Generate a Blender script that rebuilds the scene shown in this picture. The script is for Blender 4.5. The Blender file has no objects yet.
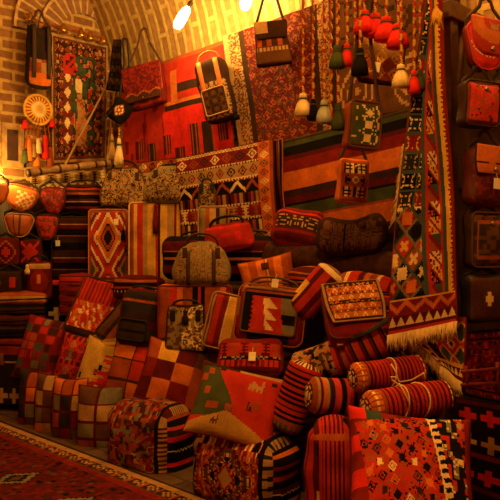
import bpy, bmesh, math, random
from mathutils import Vector, Matrix, Euler
SC = bpy.context.scene; COL = SC.collection
PI = math.pi; R = math.radians
F = 700.0; CAM = Vector((0.0, -4.243, 1.4)); S2 = math.sqrt(0.5)

# ---------------------------------------------------------------- measuring
def ray(px, py):
    a = (px-250)/F
    return Vector((S2*(a-1), S2*(a+1), (250-py)/F))
def at(px, py, y=None, x=None, z=None):
    d = ray(px, py)
    if y is not None: t = (y-CAM.y)/d.y
    elif x is not None: t = (x-CAM.x)/d.x
    else: t = (z-CAM.z)/d.z
    return CAM + d*t
def mpp(p):                                   # metres per pixel at a point
    return ((p-CAM).dot(Vector((-S2, S2, 0))))/F

# ---------------------------------------------------------------- colours (linear albedo)
P = dict(red=(.46,.03,.018), dred=(.2,.014,.011), maroon=(.095,.009,.009), orange=(.62,.16,.03), rust=(.33,.07,.022),
 gold=(.72,.42,.075), cream=(.78,.6,.32), black=(.008,.006,.006), brown=(.115,.048,.02), dbrown=(.038,.017,.01), green=(.055,.075,.028),
 blue=(.06,.09,.1), grey=(.19,.17,.13), pink=(.6,.05,.09), tan=(.42,.25,.11), white=(.85,.78,.62), teal=(.035,.07,.06),
 navy=(.016,.02,.036), scarlet=(.66,.025,.02), khaki=(.25,.19,.09), choc=(.055,.02,.012), lgrey=(.4,.44,.42), char=(.026,.02,.018))
def C(c): return P[c] if isinstance(c, str) else c
def hsh(*a):
    n = 1013
    for v in a: n = (n*7919 + int(v)*104729 + 12345) & 0xffffffff; n ^= n >> 13; n = (n*1274126177) & 0xffffffff; n ^= n >> 16
    return n/4294967296.0
def vnoise(x, y, s=0):
    i, j = math.floor(x), math.floor(y); f, g = x-i, y-j; f = f*f*(3-2*f); g = g*g*(3-2*g)
    a, b, c, d = hsh(i,j,s), hsh(i+1,j,s), hsh(i,j+1,s), hsh(i+1,j+1,s)
    return (a*(1-f)+b*f)*(1-g)+(c*(1-f)+d*f)*g

# ---------------------------------------------------------------- woven patterns, each f(u, v) -> colour
def flat(c):
    return lambda u, v: c
def stripes(seq, along='v', rep=1):
    tot = float(sum(w for c, w in seq))
    def f(u, v):
        k = (((v if along == 'v' else u)*rep) % 1.0)*tot
        for c, w in seq:
            k -= w
            if k < 0: return c
        return seq[-1][0]
    return f
def motif(kind, x, y):
    a, b = abs(x-.5)*2, abs(y-.5)*2
    if kind == 'diamond': return (a+b < .85) and not (.3 < a+b < .55)
    if kind == 'solid': return a+b < .8
    if kind == 'zig': return abs(y-.15-.7*(1-a)) < .17
    if kind == 'cross': return (a < .25 and b < .8) or (b < .25 and a < .8)
    if kind == 'tri': return y < 1-a
    if kind == 'dots': return a < .45 and b < .5
    if kind == 'bars': return a < .5
    if kind == 'hook': return (a < .2) or (b > .7 and a < .7) or (.2 < b < .45 and a < .55)
    if kind == 'check': return (x < .5) != (y < .5)
    if kind == 'star': return (a+b < .7) or (abs(a-b) < .15 and a < .8)
    if kind == 'step': return math.floor(a*4)/4 + math.floor(b*4)/4 < .8
    return False
def bands(rows, n=8, along='v'):
    """rows: (ground, motif, colours, height, repeats)"""
    tot = float(sum(r[3] for r in rows))
    def f(u, v):
        if along == 'u': u, v = v, u
        k = min(max(v, 0), .9999)*tot
        for i, r in enumerate(rows):
            if k < r[3]:
                m = r[4] if len(r) > 4 else n
                x = u*m; y = k/r[3]
                if r[1] and motif(r[1], x % 1.0, y):
                    cs = r[2]
                    return cs[int(x) % len(cs)] if isinstance(cs, (list, tuple)) and not isinstance(cs[0], float) else cs
                return r[0]
            k -= r[3]
        return rows[-1][0]
    return f
def patch(cols, nx, ny, seed=0, line=None, lw=.06, sub=None):
    def f(u, v):
        i, j = int(u*nx), int(v*ny)
        if line and ((u*nx) % 1 < lw or (v*ny) % 1 < lw): return line
        h = hsh(i, j, seed)
        if sub and hsh(i, j, seed+9) < .4 and motif(sub, (u*nx) % 1, (v*ny) % 1): return cols[int(h*97) % len(cols)]
        return cols[int(h*len(cols)) % len(cols)]
    return f
def persian(field, cols, border, bcols, seed=0, bw=.16, n=16, asp=1.0, dens=.5, medallion=None):
    def f(u, v):
        a, b = abs(u-.5), abs(v-.5)
        e = min((.5-a), (.5-b)/asp if asp else (.5-b))
        if e < bw:
            k = e/bw
            if k < .12 or .82 < k: return bcols[0]
            s = (u if (.5-a) > (.5-b)/asp else v*asp)*n*.9
            if k < .26 or .7 < k < .82: return bcols[1] if (s*2) % 1 < .5 else border
            if motif('diamond', s % 1, (k-.26)/.44): return bcols[2+int(s) % (len(bcols)-2)]
            return border
        if medallion:
            r = a*2.3 + b*1.9
            if r < .34:
                if r > .3: return medallion[1]
                if r < .12: return medallion[2]
                if hsh(int(a*n*2.4), int(b*n*2.4), seed+3) < .35: return medallion[1]
                return medallion[0]
        i, j = int(a*n*2), int(b*n*2)
        if hsh(i, j, seed) < dens: return cols[int(hsh(i, j, seed+1)*len(cols))]
        return field
    return f
def floral(base, cols, sc=14, dens=.5, seed=0, asp=1.0):
    sc = sc*1.9
    def f(u, v):
        x, y = u*sc*asp, v*sc
        x += 1.2*vnoise(y*.5, x*.5, 77)
        n = vnoise(x, y, seed)
        if abs(n-.5) < .07: return cols[0]
        if n > 1-dens*.55: return cols[1+int(vnoise(x*.6, y*.6, seed+5)*2.99*(len(cols)-1)) % (len(cols)-1)] if len(cols) > 1 else cols[0]
        return base
    return f
def diamonds(seq, nx=1, ny=1, step=10, ground=None):
    def f(u, v):
        x, y = (u*nx) % 1.0, (v*ny) % 1.0
        a, b = abs(x-.5)*2, abs(y-.5)*2
        r = math.floor(a*step)/step + math.floor(b*step)/step
        for lim, c in seq:
            if r < lim: return c
        return ground or seq[-1][1]
    return f
def bordered(p, border, w=.08, asp=1.0, inner=None):
    def f(u, v):
        e = min(u, 1-u, v/asp, (1-v)/asp)
        if e < w: return border if not inner or e < w*.6 else inner
        return p((u-w)/(1-2*w), (v-w*asp)/(1-2*w*asp))
    return f
def over(p, rect, q):
    x0, y0, x1, y1 = rect
    return lambda u, v: q((u-x0)/(x1-x0), (v-y0)/(y1-y0)) if x0 <= u < x1 and y0 <= v < y1 else p(u, v)
def bitmap(rows, pal, bg=None):
    h = len(rows); w = len(rows[0])
    def f(u, v):
        j = min(h-1, max(0, int((1-v)*h))); r = rows[j]; c = r[min(len(r)-1, max(0, int(u*w)))]
        return pal.get(c, bg)
    return f
def stamp(p, rect, bm, pal):
    q = bitmap(bm, pal)
    x0, y0, x1, y1 = rect
    def f(u, v):
        if x0 <= u < x1 and y0 <= v < y1:
            c = q((u-x0)/(x1-x0), (v-y0)/(y1-y0))
            if c: return c
        return p(u, v)
    return f

# ---------------------------------------------------------------- mesh builder
class MB:
    def __init__(s, seed=1): s.v, s.f, s.c, s.uv = [], [], [], []; s.rng = random.Random(seed); s.var = .1
    def face(s, idx, col, uv=None):
        k = 1 + s.rng.uniform(-s.var, s.var); c = C(col)
        s.f.append(idx); s.c.append((c[0]*k, c[1]*k, c[2]*k, 1)); s.uv.append(uv)
    def grid(s, pos, col, us, vs, flip=False, uvs=None):
        b = len(s.v); nu, nv = len(us), len(vs)
        for v in vs:
            for u in us: s.v.append(tuple(pos(u, v)))
        for j in range(nv-1):
            for i in range(nu-1):
                q = [b+j*nu+i, b+j*nu+i+1, b+(j+1)*nu+i+1, b+(j+1)*nu+i]
                w = [(us[i],vs[j]),(us[i+1],vs[j]),(us[i+1],vs[j+1]),(us[i],vs[j+1])]
                if uvs: w = [uvs(*k) for k in w]
                if flip: q.reverse(); w.reverse()
                s.face(q, col((us[i]+us[i+1])/2, (vs[j]+vs[j+1])/2), w)
    def rbox(s, w, d, h, r, cols, res=90, cen=(0,0,0), bulge=(0,0,0), warp=None, lump=0):
        ph = s.rng.uniform(0,6); H = Vector((w/2, d/2, h/2)); r = min(r, .98*min(H)); cen = Vector(cen)
        def get(k):
            q = cols.get(k) or cols['all']
            return q if callable(q) else flat(q)
        def axis(L):
            n = max(1, int((L-2*r)*res)); e = [r*math.tan(R(a)) for a in (15,30,45)]
            inner = [-(L/2-r)+(L-2*r)*i/n for i in range(n+1)]
            return [-(L/2-r)-k for k in reversed(e)] + inner + [(L/2-r)+k for k in e]
        def fix(p):
            q = Vector([max(-(H[i]-r), min(H[i]-r, p[i])) for i in range(3)])
            dv = p-q
            if dv.length > 1e-9: dv = dv.normalized()*r
            a, b, c = p.x/H.x, p.y/H.y, p.z/H.z
            o = q+dv
            o.x += bulge[0]*max(0,(1-b*b))*max(0,(1-c*c))*a; o.y += bulge[1]*max(0,(1-a*a))*max(0,(1-c*c))*b; o.z += bulge[2]*max(0,(1-b*b))*max(0,(1-a*a))*c
            if lump:
                k = lump*(math.sin(o.x*17+o.z*9+ph)*math.sin(o.z*14-o.y*11+ph*2)+.5*math.sin(o.x*31-o.z*23+ph)+.35*math.sin(o.z*41+o.x*13))
                o += (dv.normalized() if dv.length > 1e-9 else Vector((0,-1,0)))*k
            if warp: o = Vector(warp(o.x, o.y, o.z))
            return o+cen
        X, Y, Z = axis(w), axis(d), axis(h)
        def nrm(A, L): return lambda a: max(0, min(.9999, a/L+.5))
        nx, ny, nz = nrm(X,w), nrm(Y,d), nrm(Z,h)
        for key, us, vs, pos, col, fl in (
            ('front', X, Z, lambda u,v: fix(Vector((u,-H.y,v))), lambda u,v: get('front')(nx(u),nz(v)), False),
            ('back', X, Z, lambda u,v: fix(Vector((u,H.y,v))), lambda u,v: get('back')(1-nx(u),nz(v)), True),
            ('left', Y, Z, lambda u,v: fix(Vector((-H.x,u,v))), lambda u,v: get('left')(1-ny(u),nz(v)), True),
            ('right', Y, Z, lambda u,v: fix(Vector((H.x,u,v))), lambda u,v: get('right')(ny(u),nz(v)), False),
            ('top', X, Y, lambda u,v: fix(Vector((u,v,H.z))), lambda u,v: get('top')(nx(u),ny(v)), False),
            ('bottom', X, Y, lambda u,v: fix(Vector((u,v,-H.z))), lambda u,v: get('bottom')(nx(u),ny(v)), True)):
            s.grid(pos, col, us, vs, fl)
        return s
    def tube(s, pts, rx, ry=None, col='black', seg=8, closed=False, up=(0,0,1), cap=True):
        pts = [Vector(p) for p in pts]; n = len(pts); ry = ry or rx; b = len(s.v)
        colf = col if callable(col) else (lambda u, v: col)
        for i, p in enumerate(pts):
            if closed: t = pts[(i+1) % n]-pts[i-1]
            else: t = pts[min(i+1,n-1)]-pts[max(i-1,0)]
            t = t.normalized() if t.length > 1e-9 else Vector((0,0,1))
            a = Vector(up); a = a - t*a.dot(t)
            if a.length < 1e-3: a = Vector((1,0,0)) - t*t.x
            if a.length < 1e-3: a = Vector((0,1,0))
            a.normalize(); c = t.cross(a)
            k = rx(i/(n-1)) if callable(rx) else rx; k2 = ry(i/(n-1)) if callable(ry) else ry
            for j in range(seg):
                q = 2*PI*j/seg; s.v.append(tuple(p + c*(k*math.cos(q)) + a*(k2*math.sin(q))))
        for i in range(n if closed else n-1):
            i2 = (i+1) % n
            for j in range(seg):
                j2 = (j+1) % seg
                s.face([b+i*seg+j, b+i*seg+j2, b+i2*seg+j2, b+i2*seg+j], colf(j/seg, i/n), None)
        if cap and not closed:
            s.face([b+j for j in reversed(range(seg))], colf(0,0)); s.face([b+(n-1)*seg+j for j in range(seg)], colf(0,1))
        return s
    def lathe(s, prof, col, seg=20, cen=(0,0,0), axis='z', ridge=0, nr=12):
        b = len(s.v); cen = Vector(cen); colf = col if callable(col) else (lambda u, v: col); n = len(prof)
        for i, (r, z) in enumerate(prof):
            for j in range(seg):
                q = 2*PI*j/seg; k = r*(1+ridge*math.cos(q*nr)*(i/(n-1) if n > 1 else 1))
                a, c = k*math.cos(q), k*math.sin(q)
                p = {'z': (a,c,z), 'x': (z,a,c), 'y': (a,-z,c)}[axis]
                s.v.append(tuple(Vector(p)+cen))
        for i in range(n-1):
            for j in range(seg):
                j2 = (j+1) % seg
                s.face([b+i*seg+j, b+i*seg+j2, b+(i+1)*seg+j2, b+(i+1)*seg+j], colf(j/seg, (i+.5)/(n-1)))
        s.face([b+j for j in reversed(range(seg))], colf(0,0)); s.face([b+(n-1)*seg+j for j in range(seg)], colf(0,1))
        return s
    def box(s, lo, hi, col='brown'):
        b = len(s.v); x0,y0,z0 = lo; x1,y1,z1 = hi
        s.v += [(x0,y0,z0),(x1,y0,z0),(x1,y1,z0),(x0,y1,z0),(x0,y0,z1),(x1,y0,z1),(x1,y1,z1),(x0,y1,z1)]
        for q in ((0,3,2,1),(4,5,6,7),(0,1,5,4),(1,2,6,5),(2,3,7,6),(3,0,4,7)): s.face([b+k for k in q], col)
        return s
    def build(s, name, mat, parent=None, smooth=True, merge=True):
        me = bpy.data.meshes.new(name); me.from_pydata(s.v, [], s.f)
        ca = me.color_attributes.new('Col', 'FLOAT_COLOR', 'CORNER')
        buf = []
        for f, c in zip(s.f, s.c): buf.extend(c*len(f))
        ca.data.foreach_set('color', buf)
        if any(s.uv):
            ul = me.uv_layers.new(name='UVMap'); ub = []
            for f, w in zip(s.f, s.uv):
                for k in range(len(f)): ub.extend(w[k] if w else (0,0))
            ul.data.foreach_set('uv', ub)
        if merge:
            bm = bmesh.new(); bm.from_mesh(me); bmesh.ops.remove_doubles(bm, verts=bm.verts, dist=2e-5); bm.to_mesh(me); bm.free()
        if smooth: me.polygons.foreach_set('use_smooth', [True]*len(me.polygons))
        me.materials.append(mat)
        o = bpy.data.objects.new(name, me); COL.objects.link(o)
        if parent: o.parent = parent
        return o

# ---------------------------------------------------------------- materials
def mat_base(name):
    m = bpy.data.materials.new(name); m.use_nodes = True; nt = m.node_tree
    return m, nt, nt.nodes['Principled BSDF']
def N(nt, typ, **kw):
    n = nt.nodes.new(typ)
    for k, v in kw.items():
        if k in n.inputs: n.inputs[k].default_value = v
        else: setattr(n, k, v)
    return n
def mixc(nt, blend, fac, a, b):
    n = nt.nodes.new('ShaderNodeMix'); n.data_type = 'RGBA'; n.blend_type = blend
    for sock, val in ((0, fac), (6, a), (7, b)):
        if hasattr(val, 'is_linked'): nt.links.new(val, n.inputs[sock])
        else: n.inputs[sock].default_value = val if sock == 0 else (*val[:3], 1)
    return n.outputs[2]
def attr_mat(name, rough=.9, bump=.3, scale=260, lo=.7, hi=1.15, sheen=.0, metal=0, vscale=9):
    m, nt, b = mat_base(name)
    at_ = N(nt, 'ShaderNodeAttribute', attribute_name='Col')
    tc = N(nt, 'ShaderNodeTexCoord')
    n1 = N(nt, 'ShaderNodeTexNoise', Scale=vscale, Detail=4.0); nt.links.new(tc.outputs['Object'], n1.inputs['Vector'])
    mr = N(nt, 'ShaderNodeMapRange'); mr.inputs[1].default_value = .3; mr.inputs[2].default_value = .7; mr.inputs[3].default_value = lo; mr.inputs[4].default_value = hi
    nt.links.new(n1.outputs['Fac'], mr.inputs[0])
    hv = N(nt, 'ShaderNodeHueSaturation'); nt.links.new(mr.outputs[0], hv.inputs['Value']); nt.links.new(at_.outputs['Color'], hv.inputs['Color'])
    nt.links.new(hv.outputs[0], b.inputs['Base Color'])
    b.inputs['Roughness'].default_value = rough; b.inputs['Metallic'].default_value = metal
    b.inputs['Specular IOR Level'].default_value = .08 if rough > .7 else .3
    if sheen: b.inputs['Sheen Weight'].default_value = sheen
    if bump:
        n2 = N(nt, 'ShaderNodeTexNoise', Scale=scale, Detail=2.0); nt.links.new(tc.outputs['Object'], n2.inputs['Vector'])
        bp = N(nt, 'ShaderNodeBump', Strength=bump, Distance=.004); nt.links.new(n2.outputs['Fac'], bp.inputs['Height']); nt.links.new(bp.outputs[0], b.inputs['Normal'])
    return m
WOOL = attr_mat('woven_wool', .92, .45, 240)
PILE = attr_mat('knotted_pile', .95, .6, 170)
LEATHER = attr_mat('leather', .62, .25, 90, .75, 1.1)
THREAD = attr_mat('thread', .85, .2, 300)
WOOD = attr_mat('stained_wood', .55, .2, 40, .55, 1.2, vscale=14)
METAL = attr_mat('brass', .3, .05, 50, .8, 1.1, metal=1)
PAPER = attr_mat('paper', .7, 0, lo=.95, hi=1.02)
def brick_mat(name, c1, c2, mortar, bw, bh, msize, coord='UV', bump=.6, offs=.5):
    m, nt, b = mat_base(name)
    tc = N(nt, 'ShaderNodeTexCoord'); mp = N(nt, 'ShaderNodeMapping')
    nt.links.new(tc.outputs[coord], mp.inputs['Vector'])
    nz = N(nt, 'ShaderNodeTexNoise', Scale=4.0, Detail=3.0); nt.links.new(tc.outputs[coord], nz.inputs['Vector'])
    va = N(nt, 'ShaderNodeVectorMath', operation='MULTIPLY_ADD'); nt.links.new(nz.outputs['Color'], va.inputs[0]); va.inputs[1].default_value = (.03,.03,0); nt.links.new(mp.outputs[0], va.inputs[2])
    br = N(nt, 'ShaderNodeTexBrick'); nt.links.new(va.outputs[0], br.inputs['Vector'])
    br.inputs['Color1'].default_value = (*c1,1); br.inputs['Color2'].default_value = (*c2,1); br.inputs['Mortar'].default_value = (*mortar,1)
    br.inputs['Scale'].default_value = 1; br.inputs['Brick Width'].default_value = bw; br.inputs['Row Height'].default_value = bh
    br.inputs['Mortar Size'].default_value = msize; br.inputs['Mortar Smooth'].default_value = .3; br.offset = offs
    n1 = N(nt, 'ShaderNodeTexNoise', Scale=18.0, Detail=5.0); nt.links.new(tc.outputs[coord], n1.inputs['Vector'])
    mr = N(nt, 'ShaderNodeMapRange'); mr.inputs[1].default_value = .3; mr.inputs[2].default_value = .7; mr.inputs[3].default_value = .72; mr.inputs[4].default_value = 1.15
    nt.links.new(n1.outputs['Fac'], mr.inputs[0])
    hv = N(nt, 'ShaderNodeHueSaturation'); nt.links.new(mr.outputs[0], hv.inputs['Value']); nt.links.new(br.outputs['Color'], hv.inputs['Color'])
    nt.links.new(hv.outputs[0], b.inputs['Base Color']); b.inputs['Roughness'].default_value = .9
    bp = N(nt, 'ShaderNodeBump', Strength=bump, Distance=.012); nt.links.new(br.outputs['Fac'], bp.inputs['Height']); bp.invert = True
    nt.links.new(bp.outputs[0], b.inputs['Normal'])
    return m
BRICK = brick_mat('brown_brick', (.22,.1,.035), (.29,.14,.05), (.5,.33,.12), .25, .1, .018)
VAULT = brick_mat('vault_brick', (.3,.165,.05), (.38,.22,.075), (.58,.4,.14), .5, .115, .024)
RINGB = brick_mat('arch_brick', (.23,.115,.055), (.3,.16,.075), (.55,.37,.19), .085, .2, .014, offs=0)
def glow_mat(name, col, strength):
    m, nt, b = mat_base(name)
    b.inputs['Base Color'].default_value = (.9,.8,.6,1); b.inputs['Emission Color'].default_value = (*col,1); b.inputs['Emission Strength'].default_value = strength
    return m

# ---------------------------------------------------------------- things
def tag(o, label, cat, group=None):
    o['label'] = label; o['category'] = cat
    if group: o['group'] = group
    return o
def struct(o): o['kind'] = 'structure'; return o
def thing(name, label, cat, loc, rot=(0,0,0), group=None):
    o = bpy.data.objects.new(name, None); COL.objects.link(o); o.location = loc; o.rotation_euler = rot; o.empty_display_size = .05
    return tag(o, label, cat, group)
def placed(name, label, cat, px, py, h, rot, y=None, x=None, group=None, push=0):
    """thing whose local z runs 0..h, its middle seen at (px, py) on the plane y= or x="""
    c = at(px, py, y=y, x=x); q = Euler(rot).to_matrix()
    return thing(name, label, cat, c - q @ Vector((0,0,h/2)), rot, group)
def size(px, py, wpx, hpx, yaw, y=None, x=None, tilt=0):
    c = at(px, py, y=y, x=x); m = mpp(c); d = (c-CAM); ang = math.atan2(-d.x, d.y)   # direction of sight from the wall normal
    k = max(.35, math.cos(R(yaw)-ang))
    return wpx*m/k, hpx*m/max(.5, math.cos(tilt)), m
def lin(a, b, n): return [a+(b-a)*i/n for i in range(n+1)]

def outline(w, h, r, n=6):
    pts = []
    for cx, cz, a0 in ((w/2-r,h/2-r,0),(-w/2+r,h/2-r,90),(-w/2+r,-h/2+r,180),(w/2-r,-h/2+r,270)):
        for i in range(n+1):
            a = R(a0+90*i/n); pts.append((cx+r*math.cos(a), cz+r*math.sin(a)))
    return pts
LOG = []
def cushion(label, px, py, wpx, hpx, y, pat, yaw=45, tilt=-25, roll=0, th=.16, back='dred', piping='maroon', res=90, name='cushion', cat='cushion', group=None, x=None, corner=.07, seed=1, tassels=None):
    tl = R(tilt); w, h, m = size(px, py, wpx, hpx, yaw, y, x, tl)
    t = placed(name, label, cat, px, py, h, (tl, R(roll), R(yaw)), y, x, group)
    mb = MB(seed); n = max(10, int(w*res)); nv = max(10, int(h*res)); us, vs = lin(-1,1,n), lin(-1,1,nv)
    def pos(sgn):
        def f(a, b):
            k = max(0, (1-a*a)*(1-b*b))**.42
            wr = .008*math.sin(5*a+3*b+seed)*math.sin(4*b-seed)
            return (w/2*a*(1-corner*(1-b*b)), sgn*(th/2*k+.004+wr*k), h/2 + h/2*b*(1-corner*(1-a*a)))
        return f
    mb.grid(pos(-1), lambda a, b: pat((a+1)/2, (b+1)/2), us, vs)
    mb.grid(pos(1), lambda a, b: back, lin(-1,1,12), lin(-1,1,12), True)
    mb.build('cover', WOOL, t)
    if piping:
        pm = MB(seed+3); pts = []
        for (a0,b0,a1,b1) in ((-1,-1,1,-1),(1,-1,1,1),(1,1,-1,1),(-1,1,-1,-1)):
            for i in range(12):
                q = i/12; a, b = a0+(a1-a0)*q, b0+(b1-b0)*q; p = pos(0)(a, b); pts.append(p)
        pm.tube(pts, .006, col=piping, seg=6, closed=True, up=(0,1,0)); pm.build('piping', THREAD, t)
    if tassels:
        for sx in (-1, 1):
            tm = MB(7); tm.lathe([(.004,0),(.012,-.012),(.01,-.02),(.018,-.07)], tassels, 10, (sx*w/2, 0, h), ridge=.15); tm.build('corner_tassel', THREAD, t)
    return t

def roll(label, px, py, lpx, dpx, y, pat, yaw=65, tilt=0, pitch=0, ends=('cream','maroon'), name='rolled_rug', cat='rug', group=None, res=90, ties=0, tie='cream', spiral=True, sq=1.0, cap=True, flatten=0, x=None, mat=None, seed=3):
    """bolster or rolled textile lying along its local x"""
    L, D, m = size(px, py, lpx, dpx, yaw, y, x)
    t = placed(name, label, cat, px, py, D*sq, (R(tilt), R(pitch), R(yaw)), y, x, group)
    r = D/2; mb = MB(seed); na = max(20, int(PI*D*res*.7)); nl = max(8, int(L*res))
    def pos(u, v):                                # u around, v along
        a = 2*PI*u; e = min(v, 1-v)*L
        k = r*(1 - .35*max(0, 1-e/(.35*r))**2) * (1+.03*math.sin(6*v+seed)+.02*math.sin(3*a+seed))
        return (-L/2+L*v, -k*math.cos(a), r*sq + k*sq*math.sin(a))
    mb.grid(pos, lambda u, v: pat(v, u), lin(0,1,na), lin(0,1,nl), True)
    mb.build('roll_body' if name != 'bolster' else 'bolster_cover', mat or WOOL, t)
    if cap:
        for sx in (-1, 1):
            cm = MB(seed+1); nr = 7
            def cp(u, v, sx=sx):
                a = 2*PI*u; k = .66*r*v
                return (sx*(L/2+.004+.012*(1-v)), -k*math.cos(a), r*sq + k*sq*math.sin(a))
            def cc(u, v):
                if spiral == 'star':
                    return ends[0] if motif('diamond', (u*9) % 1, v*.9) or v < .25 else ends[1]
                return ends[int((v*3.2+u) % 1.0*2) % len(ends)] if spiral else ends[int(v*len(ends)) % len(ends)]
            cm.grid(cp, cc, lin(0,1,24), lin(0.02,1,nr), sx < 0)
            cm.build('end_cap', WOOL, t)
    for k in range(ties):
        f = .5+(k-(ties-1)/2)*.22
        tm = MB(9); xx = -L/2+L*f
        tm.tube([(xx+.02*math.sin(a*2*PI+k), -(r*1.04)*math.cos(2*PI*a), r*sq+(r*1.04*sq)*math.sin(2*PI*a)) for a in lin(0,1,24)[:-1]], .004, col=tie, seg=6, closed=True, up=(1,0,0))
        tm.build('tie_string', THREAD, t)
    return t

def bag(name, label, cat, px, py, wpx, hpx, pat, y=None, x=None, yaw=45, tilt=0, roll=0, dep=.12, side='dred', back=None, r=.03, shape=None, bulge=.02,
        handles=0, hh=.09, hcol='black', hspan=.36, flap=None, flap_h=.5, pocket=None, pocket_rect=(.15,.12,.85,.6), straps=None, strap_px=0, scol='black', apex=0, swide=.011,
        tagat=None, piping=None, zipper=None, res=100, group=None, patches=None, clasp=None, tassel=None, mat=None, top=None, seed=1, hmat=None, lump=.005):
    tl = R(tilt); w, h, m = size(px, py, wpx, hpx, yaw, y, x, tl)
    t = placed(name, label, cat, px, py, h, (tl, R(roll), R(yaw)), y, x, group)
    def warp(a, b, c):
        z = c/h+.5
        if shape == 'dome': k = max(.1,1-.72*max(0,z)**2.8)**.5; return (a*k, b*(1-.55*max(0,z)**2), c)
        if shape == 'moon': k = max(.04,1-.93*max(0,min(1,1-z))**2)**.5; return (a*k, b*(1-.3*z), c-.1*h*(2*a/w)**2*z)
        if shape == 'tote': k = .82+.18*(1-z); return (a*k, b*(1-.7*z), c-.012*(1-(2*a/w)**2)*z)
        if shape == 'saddle': q = 2*a/w; return (a, b, c-.16*h*(1-q*q)**2*z+.02*math.sin(9*a))
        if shape == 'slump': return (a*(1-.12*z), b*(1-.35*z), c-.05*h*z*math.cos(5*a/w))
        return (a, b, c)
    sf = side if callable(side) else flat(side)
    mb = MB(seed); mb.rbox(w, dep, h, r, {'front': pat, 'all': sf, 'back': back or sf, 'top': top or sf}, res, (0,0,h/2), (bulge*.4, bulge, bulge*.4), warp, lump)
    mb.build('body', mat or WOOL, t)
    fy = lambda fx, fz: -dep/2*(1-(.55*max(0,fz)**2 if shape == 'dome' else .7*fz if shape == 'tote' else .35*fz if shape == 'slump' else .3*fz if shape == 'moon' else 0)) - bulge*(1-(2*fx-1)**2)*(1-(2*fz-1)**2)
    if piping:
        pm = MB(2)
        pm.tube([Vector(warp(a, -dep/2+r*.25, c))+Vector((0,0,h/2)) for a, c in outline(w*.995, h*.995, max(r, .03))], .006, col=piping, seg=6, closed=True, up=(0,1,0)); pm.build('piping', LEATHER, t)
    if pocket:
        x0, z0, x1, z1 = pocket_rect; pw, ph = (x1-x0)*w, (z1-z0)*h
        cx, cz = ((x0+x1)/2-.5)*w, (z0+z1)/2*h; yy = fy((x0+x1)/2, (z0+z1)/2)
        pm = MB(4); pm.rbox(pw, .03, ph, .012, {'front': pocket, 'all': flat(piping or side if not callable(side) else 'brown')}, res, (cx, yy+.003, cz), (0,.006,0)); po = pm.build('pocket', mat or WOOL, t)
        tm = MB(5); tm.tube([(cx+a, yy-.013, cz+c) for a, c in outline(pw, ph, .02)], .006, col=zipper or 'brown', seg=6, closed=True, up=(0,1,0)); tm.build('pocket_trim', LEATHER, po)
    if flap:
        fh = h*flap_h; fm = MB(6)
        fm.rbox(w*1.02*(.9 if shape == 'tote' else 1), .022, fh, .01, {'front': flap, 'all': flat(scol if piping is None else piping)}, res, (0, fy(.5, 1-flap_h/2)-.006, h-fh/2+.004), (0,.008,0), warp=(lambda a,b,c: (a*max(.05,1-.9*max(0,min(1,.5-c/fh))**2)**.5, b, c)) if shape == 'moon' else (lambda a,b,c: (a*(1-.4*max(0,(.5-(c/fh+.5)))**1.5), b, c)))
        fl = fm.build('flap', mat or WOOL, t)
        if clasp:
            cm = MB(6); cm.lathe([(.001,-.004),(.012,-.003),(.013,.003),(.006,.008)], clasp, 12, (0, fy(.5,1-flap_h)-.022, h-fh+.03), 'y'); cm.build('clasp', METAL, fl)
    elif clasp:
        cm = MB(6); cm.lathe([(.001,-.004),(.012,-.003),(.013,.003),(.006,.008)], clasp, 12, (0, fy(.5,.8)-.006, h*.8), 'y'); cm.build('clasp', METAL, t)
    topk = .58 if shape == 'dome' else (.82 if shape == 'tote' else .9 if shape == 'slump' else 1)
    for k in range(handles):
        yy = (-1 if k == 0 else 1)*dep*(.12 if shape in ('dome','tote') else .28) if handles > 1 else 0
        hw = hspan*w*(.8 if shape == 'dome' else topk); hm = MB(8); lean = (-.35 if k == 0 else .5)
        base = h-(.14*h if shape == 'dome' else .01)
        pts = [(hw*math.cos(PI-a), yy+lean*hh*.5*math.sin(a), base+(hh+(h-base))*math.sin(a)**.7) for a in lin(0,PI,14)]
        hm.tube(pts, .011, .008, col=hcol, seg=8); ho = hm.build('handle', hmat or LEATHER, t)
        if patches and k == 0:
            for sx in (-1, 1):
                q = MB(8); q.rbox(.035, .014, .08, .006, {'all': flat(hcol)}, 40, (sx*hw, fy(.5+sx*hspan*topk*.9, .8)-.004, h*.76)); q.build('handle_patch', LEATHER, ho)
    if patches == 'long':
        for sx in (-1, 1):
            q = MB(8); fx = .5+sx*hspan*.62
            q.tube([(sx*hspan*w*.62, fy(fx, z)-.004, z*h) for z in lin(.02,.82,10)], .014, .004, col=hcol, seg=6, up=(0,1,0)); q.build('side_strap', LEATHER, t)
    if strap_px:
        sh = strap_px*m; sm = MB(10); k = .46*w*topk
        top_ = h+sh; ax = apex*w - sh*math.tan(R(roll))
        L1 = [Vector((-k,0,h*.75)), Vector((-k*1.02,0,h)), Vector((ax*.6-k*.35,.0,h+sh*.6)), Vector((ax-.03,0,top_-.02)), Vector((ax,0,top_)), Vector((ax+.03,0,top_-.02)), Vector((ax*.6+k*.35,0,h+sh*.6)), Vector((k*1.02,0,h)), Vector((k,0,h*.75))]
        pts = []
        for i in range(len(L1)-1):
            for q in range(4): pts.append(L1[i].lerp(L1[i+1], q/4))
        pts.append(L1[-1])
        sm.tube(pts, swide, .005, col=scol, seg=6, up=(0,1,0)); sm.build('strap', LEATHER, t)
    if straps:
        for sx in (-1, 1):
            sm = MB(11); sm.tube([(sx*w*.28, -dep/2-.004-.02*math.sin(PI*q), h*(.98-.85*q)) for q in lin(0,1,10)], .02, .006, col=straps, seg=8, up=(0,1,0)); sm.build('shoulder_strap', LEATHER, t)
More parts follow.
